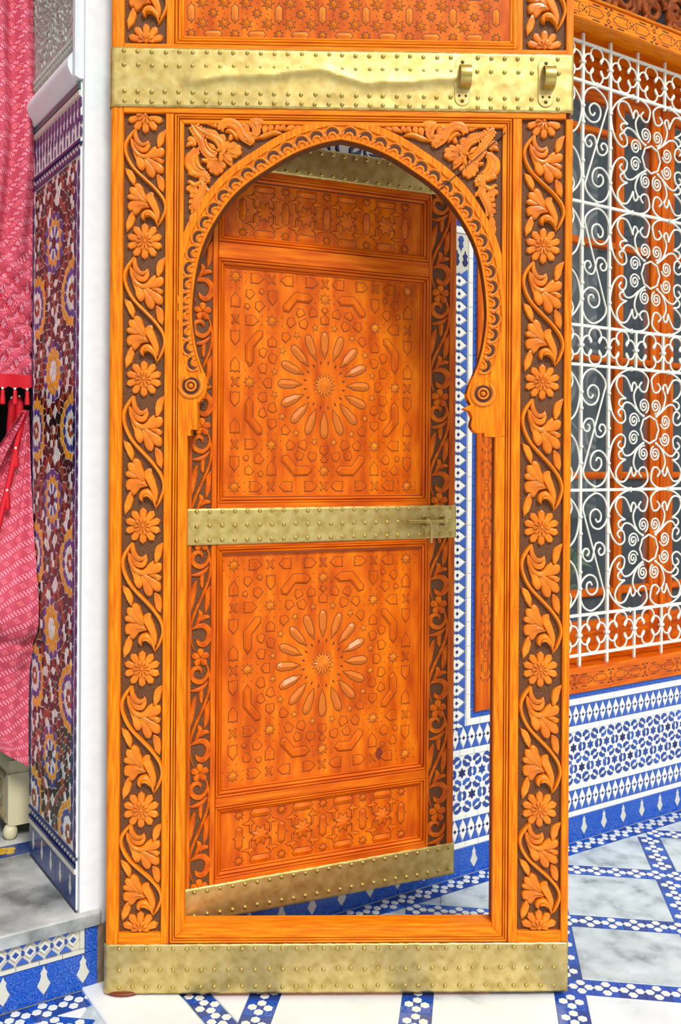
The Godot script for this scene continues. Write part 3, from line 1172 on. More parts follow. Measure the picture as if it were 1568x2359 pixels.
func diamond_step(st: Node3D) -> void:
	# two rows of small blue squares set on edge in cream, blue triangles above and below
	var y := 0.1375
	var p := 0.036
	var sq := Shape.new()
	sq.plate(ngon(4, 0.0085), 0.0, 0.0066, 0.0008)
	var qm := sq.mesh()
	var fr := Shape.new()
	fr.plate(ngon(4, 0.0178), 0.0, 0.0056, 0.0008)
	var fm := fr.mesh()
	var tr := Shape.new()
	tr.plate(poly([-15, 0, 15, 0, 0, -15], 0.001), 0.0, 0.006, 0.0008)
	var tm := tr.mesh()
	for k in 20:
		var x := -0.018 - p * k
		piece("cream_diamond_tile", fm, mats.tile_cream, st, at2(x, y))
		piece("blue_square_tile", qm, mats.tile_mid, st, at2(x, y))
		if k > 0:
			piece("blue_square_tile", qm, mats.tile_mid, st, at2(x + p / 2, y, 0.0004, 0, 0.8))
			piece("blue_triangle_tile", tm, mats.tile_blue_light, st, at2(x + p / 2, y + 0.0265))
			piece("blue_triangle_tile", tm, mats.tile_blue_light, st, at2(x + p / 2, y - 0.0265, 0, PI))


# ---------------------------------------------------------------- the window in the courtyard wall
func build_window() -> void:
	var w := root("window_1", "structure", "tall wooden window with carved surround and small panes behind a white grille", "", on_wall())
	# carved surround: jambs, sill board, lintel beam
	var s := Shape.new()
	s.block(Vector3(1.322, 0.538, 0.0), Vector3(1.402, 2.931, 0.02), 0.004)
	part("carved_jamb", s, mats.wood_deep_up, w)
	s = Shape.new()
	s.block(Vector3(3.07, 0.538, 0.0), Vector3(3.15, 2.931, 0.02), 0.004)
	part("carved_jamb", s, mats.wood_deep_up, w)
	s = Shape.new()
	s.block(Vector3(1.402, 0.538, 0.0), Vector3(3.07, 0.628, 0.02), 0.004)
	part("carved_sill", s, mats.wood_deep_flat, w)
	s = Shape.new()
	s.block(Vector3(1.402, 0.6, -0.2), Vector3(3.07, 0.628, 0.0))
	part("sill_board", s, mats.wood_deep_flat, w)
	for x in [1.39, 3.07]:
		s = Shape.new()
		s.block(Vector3(x, 0.6, -0.3), Vector3(x + 0.012, 2.93, -0.001))
		part("lining", s, mats.wood_deep_up, w)
	# lintel: carved face on a beam that oversails the grille
	s = Shape.new()
	s.block(Vector3(1.2, 2.932, -0.2), Vector3(3.4, 3.012, 0.06), 0.005)
	part("carved_lintel", s, mats.wood_flat, w)
	s = Shape.new()
	s.block(Vector3(1.19, 3.012, 0.0), Vector3(3.41, 3.022, 0.066), 0.003)
	part("lintel_fillet", s, mats.wood_flat, w)
	# strapwork of lintel, sill and jambs: groove shade painted as flat dark lines
	var cut := Shape.new()
	for k in 7:
		strap(cut, Vector2(1.52 + 0.25 * k, 2.972), 0.0, 0.0602, 1.12)
	stuff(part("strapwork_shade", cut, mats.recess_shade, w))
	cut = Shape.new()
	for k in 9:
		strap(cut, Vector2(1.50 + 0.19 * k, 0.583), 0.0, 0.0202, 0.85)
	for k in 13:
		strap(cut, Vector2(1.362, 0.72 + 0.19 * k), PI / 2, 0.0202, 0.72)
	stuff(part("strapwork_shade", cut, mats.recess_shade, w))
	# fretwork over the lintel
	var fb := Shape.new()
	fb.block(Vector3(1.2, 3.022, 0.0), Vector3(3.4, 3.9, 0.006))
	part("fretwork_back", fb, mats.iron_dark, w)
	var sp := PackedVector2Array()
	for k in 26:
		var f := k / 25.0
		var g := PI * 0.9 + f * TAU * 1.3
		sp.append(Vector2(cos(g), sin(g)) * lerpf(0.078, 0.016, f) + Vector2(0.0, 0.0))
	var fr := Shape.new()
	var hw := PackedFloat32Array([0.012, 0.013, 0.012, 0.011, 0.012])
	fr.leaf(sp, hw, 0.018, 0.25, 40)
	fr.dome(Vector3(0.004, -0.014, 0), 0.017, 0.02)
	var fm := fr.mesh()
	fr = Shape.new()
	fr.leaf(poly([0, 0, 30, 34, 26, 84, 62, 104, 92, 76], 0.001), PackedFloat32Array([0.01, 0.014, 0.017, 0.014, 0.004]), 0.018, 0.3, 16)
	var lm := fr.mesh()
	for i in 14:
		for j in 5:
			piece("fret_scroll", fm, mats.wood_fret, w, at2(1.28 + 0.152 * i + (0.076 if j % 2 else 0.0), 3.105 + 0.138 * j, 0.006, 0.6 * i + 1.2 * j, 0.98))
			piece("fret_leaf", lm, mats.wood_fret, w, at2(1.21 + 0.152 * i, 3.03 + 0.138 * j, 0.006, 0.35 * ((i + j) % 3) - 0.2))
			piece("fret_leaf", lm, mats.wood_fret, w, at2(1.35 + 0.152 * i, 3.15 + 0.138 * j, 0.008, 2.2 + 0.5 * ((i + 2 * j) % 3)))
	# the casements, set back: mullions, rails, panes
	var d := -0.13
	var xs := [[1.40, 1.44], [1.72, 1.76], [2.165, 2.212], [2.378, 2.52], [2.78, 2.83], [3.03, 3.07]]
	for x in xs:
		s = Shape.new()
		s.block(Vector3(x[0], 0.62, d - 0.04), Vector3(x[1], 2.93, d), 0.005)
		part("mullion", s, mats.wood_case_up, w)
	for y in [[2.765, 2.93], [2.64, 2.667], [2.204, 2.233], [1.759, 1.784], [1.304, 1.332], [0.849, 0.879], [0.62, 0.756]]:
		s = Shape.new()
		s.block(Vector3(1.40, y[0], d - 0.037), Vector3(3.07, y[1], d - 0.004), 0.005)
		part("glazing_bar", s, mats.wood_case_flat, w)
	s = Shape.new()
	s.block(Vector3(2.43, 0.66, d - 0.002), Vector3(2.47, 2.86, d + 0.008), 0.003)
	part("meeting_stile", s, mats.wood_case_up, w)
	for x in [[1.44, 1.72], [1.76, 2.165], [2.212, 2.378], [2.52, 2.78], [2.83, 3.03]]:
		for y in [[0.756, 0.849], [0.879, 1.304], [1.332, 1.759], [1.784, 2.204], [2.233, 2.64], [2.667, 2.765]]:
			s = Shape.new()
			s.block(Vector3(x[0] - 0.004, y[0] - 0.004, d - 0.022), Vector3(x[1] + 0.004, y[1] + 0.004, d - 0.018))
			part("pane", s, mats.glass, w)
	# the dim room behind the window
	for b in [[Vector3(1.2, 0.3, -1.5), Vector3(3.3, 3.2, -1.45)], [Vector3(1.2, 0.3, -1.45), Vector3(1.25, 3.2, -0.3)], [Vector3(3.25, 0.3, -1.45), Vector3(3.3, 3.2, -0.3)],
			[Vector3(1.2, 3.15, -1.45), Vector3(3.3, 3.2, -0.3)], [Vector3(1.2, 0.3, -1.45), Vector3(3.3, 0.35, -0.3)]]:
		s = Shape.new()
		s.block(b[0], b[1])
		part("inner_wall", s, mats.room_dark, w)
	# grey patterned net curtain behind the left panes
	s = Shape.new()
	var rows := []
	var uvs := []
	for j in 12:
		var row := PackedVector3Array()
		var ur := []
		for i in 60:
			var x: float = 1.42 + 0.75 * i / 59.0
			row.append(Vector3(x, 1.15 + 1.7 * j / 11.0, -0.24 + 0.01 * sin(x * 70.0)))
			ur.append(Vector2(x * 1.6, 1.6 * 1.7 * j / 11.0))
		rows.append(row)
		uvs.append(ur)
	s.sheet(rows, false, uvs)
	var net := part("net_curtain", s, mats.net, self, on_wall())
	tag(net, "thing", "grey patterned net curtain hanging behind the left window panes", "curtain")
	# potted plant behind the lowest panes
	var pp := root("potted_plant", "thing", "leafy green plant in a blue pot behind the lower window panes", "plant", on_wall(2.03, 0.562, -0.3).scaled_local(Vector3(0.55, 0.55, 0.55)))
	s = Shape.new()
	rows = []
	for q in [[0.0, 0.0], [0.09, 0.0], [0.13, 0.36], [0.145, 0.38], [0.12, 0.39], [0.1, 0.36], [0.0, 0.36]]:
		var row := PackedVector3Array()
		for i in 16:
			var f := TAU * i / 16
			row.append(Vector3(cos(f) * q[0], q[1], -sin(f) * q[0]))
		rows.append(row)
	s.sheet(rows, true)
	part("pot", s, mats.pot, pp)
	for k in 34:
		var f := dice.randf() * TAU
		var l := Shape.new()
		var reach := 0.1 + 0.16 * dice.randf()
		var h := 0.1 + 0.42 * dice.randf()
		l.leaf(PackedVector2Array([Vector2(0, 0), Vector2(reach * 0.4, h * 0.7), Vector2(reach * 0.8, h), Vector2(reach * 1.25, h * 0.9)]), PackedFloat32Array([0.003, 0.012, 0.022, 0.016, 0.002]), 0.004, 0.5, 8)
		part("leaf", l, mats.leaf_green, pp, Transform3D(Basis(Vector3.UP, f) * Basis(Vector3(1, 0, 0), (dice.randf() - 0.5) * 0.8), Vector3(0, 0.36, 0)))


# interlaced strapwork as flat dark lines painting the groove shade of one repeat: two pointed bars and a knot between
func strap(s: Shape, c: Vector2, turn: float, z: float, k: float) -> void:
	for sx in [-1.0, 1.0]:
		s.outline(moved(poly([sx * 20, -14, sx * 70, -14, sx * 88, 0, sx * 70, 14, sx * 20, 14, sx * 28, 0], 0.001 * k), c, turn), 0.0022 * k, z)
		for sy in [-1.0, 1.0]:
			s.flat_poly(moved(poly([sx * 34, sy * 26, sx * 74, sy * 26, sx * 66, sy * 22, sx * 40, sy * 22], 0.001 * k), c, turn), z)
			s.flat_poly(moved(poly([sx * 92, sy * 24, sx * 108, sy * 24, sx * 104, sy * 30, sx * 94, sy * 30], 0.001 * k), c, turn), z)
			s.outline(moved(poly([sx * 4, sy * 6, sx * 12, sy * 12, sx * 4, sy * 18, sx * 1, sy * 12], 0.001 * k), c + Vector2(sx * 0.106 * k, 0).rotated(turn), turn), 0.002 * k, z)
	s.flat_poly(moved(ngon(4, 0.005 * k), c, turn), z)
	for f in 4:
		s.flat_poly(moved(ngon(4, 0.004 * k, 0.0, Vector2(0.0, 0.012 * k).rotated(PI / 2 * f + PI / 4)), c, turn), z)


# ---------------------------------------------------------------- white iron grille
func spiral(c: Vector2, from: Vector2, turns: float, r_end: float, n := 22) -> PackedVector2Array:
	var d := from - c
	var out := PackedVector2Array()
	for k in n + 1:
		var f := float(k) / n
		out.append(c + d.rotated(TAU * turns * f) * lerpf(1.0, r_end, f))
	return out


func build_grille() -> void:
	var g := root("window_grille", "thing", "white wrought iron window grille of spirals, medallions and clover bands", "grille", on_wall(0, 0, -0.012))
	var hs := [2.897, 2.756, 2.316, 1.867, 1.724, 1.267, 0.811, 0.666]
	for y in hs:
		var s := Shape.new()
		s.block(Vector3(1.36, y - 0.0055, -0.006), Vector3(3.09, y + 0.0055, 0.004), 0.0015)
		part("bar", s, mats.iron_white, g)
	var bars := [1.377, 1.842, 1.988, 2.455, 2.603, 3.07]
	for x in bars:
		var s := Shape.new()
		s.block(Vector3(x - 0.006, 0.626, -0.004), Vector3(x + 0.006, 2.93, 0.006), 0.0015)
		part("bar", s, mats.iron_white, g)
	var short := []
	for x in [1.53, 1.687, 2.14, 2.298, 2.76, 2.915]:
		short.append(x)
		for y in [[2.74, 2.93], [1.724, 1.867], [0.626, 0.811]]:
			var s := Shape.new()
			s.block(Vector3(x - 0.0048, y[0], -0.004), Vector3(x + 0.0048, y[1], 0.005), 0.0012)
			part("bar", s, mats.iron_white, g)
	var posts := [1.377, 1.53, 1.687, 1.842, 1.988, 2.14, 2.298, 2.455, 2.603, 2.76, 2.915, 3.07]
	var knob := Shape.new()
	knob.dome(Vector3(0, 0, 0.002), 0.0105, 0.009, 8, 3)
	knob.block(Vector3(-0.012, -0.0045, -0.006), Vector3(0.012, 0.0045, 0.008), 0.002)
	var km := knob.mesh()
	# clover rows
	var r := 0.0041
	for row in [[2.756, 2.897], [1.724, 1.867], [0.666, 0.811]]:
		var y0: float = row[0]
		var y1: float = row[1]
		var cy := (y0 + y1) / 2
		for i in posts.size() - 1:
			var a: float = posts[i]
			var b: float = posts[i + 1]
			var c := Vector2((a + b) / 2, cy)
			var hx := (b - a) / 2
			var hy := (y1 - y0) / 2
			for side in [1.0, -1.0]:
				var s := Shape.new()                          # top and bottom loops
				var p := PackedVector2Array()
				for q in [[-0.30, 0.16], [-0.34, 0.26], [-0.44, 0.40], [-0.42, 0.68], [-0.25, 0.88], [0.0, 0.94], [0.25, 0.88], [0.42, 0.68], [0.44, 0.40], [0.34, 0.26], [0.30, 0.16]]:
					p.append(c + Vector2(q[0] * hx, q[1] * hy * side))
				s.tube(lift(smooth(p, 3)), r)
				part("clover_scroll", s, mats.iron_white, g)
				s = Shape.new()                              # the loops at either side
				p = PackedVector2Array()
				for q in [[0.26, -0.20], [0.32, -0.34], [0.5, -0.46], [0.74, -0.40], [0.9, -0.2], [0.95, 0.0], [0.9, 0.2], [0.74, 0.40], [0.5, 0.46], [0.32, 0.34], [0.26, 0.20]]:
					p.append(c + Vector2(q[0] * hx * side, q[1] * hy * 1.1))
				s.tube(lift(smooth(p, 3)), r)
				part("clover_scroll", s, mats.iron_white, g)
		for x in posts:
			piece("knob", km, mats.iron_white, g, at2(x, cy))
	# medallion panels
	var k := 0.001
	var big := smooth(poly([-47, 181, -62, 163, -46, 146, -23, 147, -12, 171, -12, 198, -47, 222, -108, 226, -155, 214, -188, 194, -214, 166, -229, 131, -220, 77, -200, 41, -167, 21, -140, 34, -144, 65, -163, 75, -180, 62, -167, 46], k), 4)
	var br1 := smooth(poly([-181, 194, -158, 200, -135, 193, -116, 168, -104, 143], k), 4)
	var br2 := smooth(poly([-104, 143, -101, 166, -92, 178, -81, 172, -76, 160], k), 4)
	var st1 := smooth(poly([-76, 160, -92, 130, -84, 96, -62, 66, -38, 52], k), 4)
	var br3 := smooth(poly([-181, 194, -191, 165, -172, 134, -137, 115], k), 4)
	var br4 := smooth(poly([-137, 115, -164, 112, -176, 98, -170, 86, -158, 82], k), 4)
	var st2 := smooth(poly([-158, 82, -138, 100, -106, 96, -72, 72, -38, 52], k), 4)
	var set_ := []
	for p in [big, br1, br2, st1, br3, br4, st2]:
		var s := Shape.new()
		s.tube(lift(p), r, 6)
		set_.append(s.mesh())
	var sp := Shape.new()
	sp.tube(lift(spiral(Vector2(0, 0.0295), Vector2(0.003, 0.0), 2.1, 0.1, 40)), 0.0035, 6)
	var spm := sp.mesh()
	var rg := Shape.new()
	var loop := PackedVector2Array()
	for i in 25:
		var f := TAU * i / 24
		loop.append(Vector2(cos(f), sin(f)) * (0.049 + (0.004 if i % 3 == 0 else 0.0)))
	rg.tube(lift(loop), 0.004, 6, false)
	var rgm := rg.mesh()
	var bd := Shape.new()
	bd.dome(Vector3(0, 0, 0.001), 0.0065, 0.006, 6, 2)
	bd.dome(Vector3(0, 0, 0.001), 0.0065, -0.006, 6, 2)
	var bdm := bd.mesh()
	var panels := [[2.756, 2.316], [2.316, 1.867], [1.724, 1.267], [1.267, 0.811]]
	for x in [[1.377, 1.842], [1.988, 2.455], [2.603, 3.07]]:
		for y in panels:
			var c := Vector2((x[0] + x[1]) / 2, (y[0] + y[1]) / 2)
			var sx: float = (x[1] - x[0]) / 0.468
			var sy: float = (y[0] - y[1]) / 0.457
			for fx in [1.0, -1.0]:
				for fy in [1.0, -1.0]:
					var b := Transform3D(Basis(Vector3(fx * sx, 0, 0), Vector3(0, fy * sy, 0), Vector3(0, 0, 1)), Vector3(c.x, c.y, 0))
					for i in set_.size():
						piece("scroll" if i == 0 else "branch_scroll", set_[i], mats.iron_white, g, b)
					for q in [[-76, 160], [-158, 82], [-181, 194], [-38, 52]]:
						piece("bead", bdm, mats.iron_white, g, b * at2(q[0] * k, q[1] * k))
			for i in 8:
				var f := TAU * (i + 0.5) / 8
				var p := Vector2(cos(f), sin(f)) * 0.068
				piece("spiral", spm, mats.iron_white, g, at2(c.x + p.x, c.y + p.y * sy, 0, f - PI / 2 + (0.12 if i % 2 else -0.12)))
			piece("ring", rgm, mats.iron_white, g, at2(c.x, c.y))
			for e in [-0.108, 0.108]:
				for yy in y:
					piece("collar", km, mats.iron_white, g, at2(c.x + e, yy, 0, PI / 2, 0.8))
	# upright S-scroll panels between the medallions
	var sl := smooth(poly([0, 0, -52, 138, -58, 160, -50, 182, -22, 205, 16, 216, 54, 196, 72, 151, 63, 107, 30, 84, -5, 92, -21, 121, -14, 148, 13, 157, 36, 139, 34, 116, 17, 110, 9, 122], k), 4)
	var sm := smooth(poly([0, 0, -11, -29, -38, -32, -58, -12, -53, 9, -34, 13, -25, -2, -36, -13], k), 4)
	var s1 := Shape.new()
	s1.tube(lift(sl), r, 6)
	var s1m := s1.mesh()
	s1 = Shape.new()
	s1.tube(lift(sm), r, 6)
	var s2m := s1.mesh()
	for x in [[1.842, 1.988], [2.455, 2.603]]:
		for i in panels.size():
			var y: Array = panels[i]
			var c := Vector2((x[0] + x[1]) / 2, (y[0] + y[1]) / 2)
			var flip := -1.0 if i % 2 == 0 else 1.0
			for turn in [1.0, -1.0]:
				var sy: float = (y[0] - y[1]) / 0.457
				var b := Transform3D(Basis(Vector3(flip * turn, 0, 0), Vector3(0, turn * sy, 0), Vector3(0, 0, 1)), Vector3(c.x, c.y, 0))
				piece("scroll", s1m, mats.iron_white, g, b)
				piece("small_scroll", s2m, mats.iron_white, g, b)
			piece("collar", km, mats.iron_white, g, at2(c.x, y[0], 0, PI / 2, 0.8))
			for e in x:
				for yy in [-0.13, -0.07, 0.0, 0.07, 0.13]:
					piece("bead", bdm, mats.iron_white, g, at2(e, c.y + yy, 0.003, 0, 1.3))


# ---------------------------------------------------------------- the carved gate leaf
const PX := 0.001115                       # metres per traced pixel on the gate's face


func gate_at() -> Transform3D:
	var f := deg_to_rad(1.3)
	return Transform3D(Basis(Vector3(cos(f), 0, -sin(f)), Vector3.UP, Vector3(sin(f), 0, cos(f))), Vector3(-0.5896, 0, -2.42))


# a beaten brass sheet over the front, wrapped round the rounded left edge
func brass_sheet(x0: float, x1: float, y0: float, y1: float, wrap: bool, dent: Callable, cols := 120, rws := 18, z := 0.0035) -> Shape:
	var s := Shape.new()
	var f := noise(71, 9.0, 3)
	var rows := []
	for j in rws + 1:
		var y := lerpf(y0, y1, float(j) / rws)
		var row := PackedVector3Array()
		if wrap:
			row.append(Vector3(x0 - 0.0035, y, -0.048))
			for k in 6:
				var g := PI / 2 * k / 5
				row.append(Vector3(x0 + 0.012 - 0.0155 * cos(g), y, -0.012 + 0.0155 * sin(g)))
		for i in cols + 1:
			var x := lerpf(x0 + (0.014 if wrap else 0.0), x1, float(i) / cols)
			var edge := 1.0 if j > 0 and j < rws else 0.0
			row.append(Vector3(x, y + (1.0 - edge) * 0.0012 * f.get_noise_2d(x * 6.0, y), z + edge * (0.0011 * f.get_noise_2d(x, y * 1.5) + dent.call(x, y))))
		row.append(Vector3(x1, y, z - 0.006))
		rows.append(row)
	var lo := PackedVector3Array()
	var hi := PackedVector3Array()
	for p in rows[0]:
		lo.append(Vector3(p.x, p.y, minf(p.z - 0.004, -0.002)))
	for p in rows[rws]:
		hi.append(Vector3(p.x, p.y, minf(p.z - 0.004, -0.002)))
	rows.push_front(lo)
	rows.push_back(hi)
	s.sheet(rows)
	return s


func nail_mesh(r := 0.0058) -> ArrayMesh:
	var s := Shape.new()
	s.dome(Vector3.ZERO, r, r * 0.85, 10, 4)
	return s.mesh()


# one repeat of the vine, traced below a flower; spine points, half widths, height, scored line
func vine_unit() -> Array:
	return [
		["vine_stem", [265, 455, 200, 540, 140, 640, 122, 740, 150, 860, 215, 990, 300, 1090, 400, 1190, 500, 1290, 590, 1400, 645, 1500, 660, 1600, 640, 1690, 590, 1800, 530, 1890], [14, 26, 26, 22, 22, 22, 22, 22, 22, 20, 24, 12], 1.0, 0.0, 26],
		["vine_leaf", [270, 460, 262, 540, 290, 625, 350, 672, 420, 650, 436, 605], [12, 26, 30, 26, 20, 4], 1.0, 0.25, 12],
		["vine_leaf", [225, 600, 260, 670, 320, 735, 390, 745, 432, 690, 444, 625], [6, 20, 34, 34, 24, 4], 0.8, 0.3, 12],
		["vine_leaf", [208, 590, 225, 700, 280, 800, 370, 848, 450, 830, 510, 760, 540, 690], [14, 22, 26, 30, 40, 40, 18], 1.0, 0.15, 14],
		["vine_leaf", [420, 850, 510, 825, 590, 780, 648, 725], [14, 40, 58, 26], 0.95, 0.2, 10],
		["vine_leaf", [575, 710, 600, 620, 620, 540, 700, 440], [16, 44, 44, 3], 1.0, 0.3, 10],
		["vine_leaf", [480, 885, 560, 888, 610, 915, 655, 895], [8, 24, 34, 6], 1.0, 0.2, 8],
		["vine_leaf", [380, 858, 470, 925, 560, 1000, 630, 1085], [10, 36, 56, 36], 1.0, 0.2, 10],
		["vine_leaf", [375, 875, 420, 960, 462, 1050, 492, 1155], [10, 36, 54, 34], 0.95, 0.2, 10],
		["vine_leaf", [225, 730, 285, 850, 335, 950, 345, 1055], [14, 32, 56, 30], 0.9, 0.45, 10],
		["vine_leaf", [555, 1105, 592, 1190, 606, 1280, 632, 1372], [12, 44, 42, 3], 0.9, 0.35, 10],
		["vine_leaf", [238, 1275, 212, 1170, 176, 1090, 118, 1018], [8, 40, 40, 3], 1.0, 0.4, 10],
		["vine_leaf", [400, 1510, 340, 1400, 300, 1320, 272, 1238], [12, 38, 50, 30], 1.0, 0.2, 10],
		["vine_leaf", [410, 1545, 310, 1450, 240, 1370, 186, 1296], [10, 36, 52, 30], 1.0, 0.2, 10],
		["vine_leaf", [350, 1500, 250, 1468, 190, 1440, 138, 1448], [8, 26, 36, 20], 0.95, 0.2, 9],
		["vine_leaf", [420, 1560, 300, 1540, 215, 1575, 165, 1645], [12, 46, 66, 26], 0.95, 0.2, 11],
		["vine_leaf", [440, 1585, 340, 1570, 270, 1615, 242, 1712], [10, 40, 50, 26], 1.1, 0.25, 11],
		["vine_leaf", [558, 1785, 535, 1650, 485, 1530, 448, 1440, 495, 1368], [8, 36, 46, 52, 22], 1.0, 0.35, 14],
		["vine_scroll", [540, 1850, 520, 1750, 440, 1668, 378, 1680, 348, 1735, 376, 1795], [8, 26, 40, 38, 30, 8], 1.15, 0.0, 14],
		["vine_scroll", [520, 1800, 470, 1725, 410, 1708, 372, 1750], [4, 16, 20, 6], 1.5, 0.0, 9],
		["vine_leaf", [205, 1660, 196, 1750, 166, 1840, 128, 1955], [10, 42, 44, 3], 0.95, 0.35, 10],
	]


func trace(list: Array, ox: float, oy: float, k: float, lean := 0.0) -> PackedVector2Array:
	var out := PackedVector2Array()
	for i in range(0, list.size(), 2):
		out.append(Vector2((list[i] - ox + lean * (list[i + 1] - oy)) * k, -(list[i + 1] - oy) * k))
	return out


func scaled(list: Array, k: float) -> PackedFloat32Array:
	var out := PackedFloat32Array()
	for q in list:
		out.append(q * k)
	return out


func flower_mesh(from: float, to: float) -> ArrayMesh:
	var k := 0.0001864
	var s := Shape.new()
	for i in 10:
		var f := TAU * (i + 0.5) / 10
		var g := fposmod(f, TAU)
		if g < from or g > to:
			continue
		var d := Vector2(cos(f), sin(f)) * k
		s.leaf(PackedVector2Array([d * 70, d * 150, d * 205, d * 252]), PackedFloat32Array([20 * k, 48 * k, 50 * k, 3 * k]), 0.0088, 0.4, 7)
	for i in 10:
		var f := TAU * i / 10
		var g := fposmod(f, TAU)
		if g < from - 0.01 or g > to + 0.01:
			continue
		var d := Vector2(cos(f), sin(f)) * k
		s.leaf(PackedVector2Array([d * 18, d * 60, d * 100, d * 126]), PackedFloat32Array([6 * k, 17 * k, 22 * k, 5 * k]), 0.0056, 0.5, 6, 0.0062)
	s.dome(Vector3(0, 0, 0.005), 30 * k, 0.0075, 8, 3)
	return s.mesh()


func vine_panel(gate: Node3D, x0: float, x1: float) -> void:
	var s := Shape.new()
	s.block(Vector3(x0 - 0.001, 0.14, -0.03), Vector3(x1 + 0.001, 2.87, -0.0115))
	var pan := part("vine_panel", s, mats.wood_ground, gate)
	pan.set_meta("label", "carved strip of trailing vine with flowers")
	var k := 0.0001864
	var made := []
	for e in vine_unit():
		var l := Shape.new()
		l.leaf(trace(e[1], 403, 240, k, 0.0178), scaled(e[2], k * (1.24 if e[0] == "vine_leaf" else 1.15)), 0.0112 * e[3], minf(e[4] * 1.5, 0.5), e[5])
		made.append([e[0], l.mesh()])
	var full := flower_mesh(-1, 7)
	var up := flower_mesh(0.0, PI)
	var down := flower_mesh(PI, TAU)
	var cx := (x0 + x1) / 2 + 0.001
	var ys := [2.243, 1.9225, 1.573, 1.199, 0.835, 0.476, 0.172]
	for i in 6:
		var sy: float = (ys[i] - ys[i + 1]) / 0.3448
		for m in made:
			piece(m[0], m[1], mats.wood_leaf, pan, Transform3D(Basis.from_scale(Vector3(1, sy, 1)), Vector3(cx, ys[i], -0.0115)))
		piece("vine_flower", full if i > 0 else down, mats.wood_leaf, pan, at2(cx, ys[i], -0.0115))
	piece("vine_flower", up, mats.wood_leaf, pan, at2(cx, ys[6], -0.0115))
	piece("vine_flower", up, mats.wood_leaf, pan, at2(cx, 2.43, -0.0115))
	piece("vine_flower", full, mats.wood_leaf, pan, at2(cx, 2.79, -0.0115))
	for m in made:
		piece(m[0], m[1], mats.wood_leaf, pan, at2(cx, 2.43 + 0.35, -0.0115))


func arch_half() -> PackedVector2Array:
	return poly([0, 320, 50, 331, 112, 356, 170, 392, 215, 424, 250, 458, 280, 500, 305, 545, 322, 595, 332, 650, 337, 704, 336, 745, 329, 792, 319, 830, 309, 856])


func arch_point(p: Vector2, side: float) -> Vector2:
	return Vector2(0.5855 + side * p.x * PX, 2.188 - (p.y - 320.0) * PX)


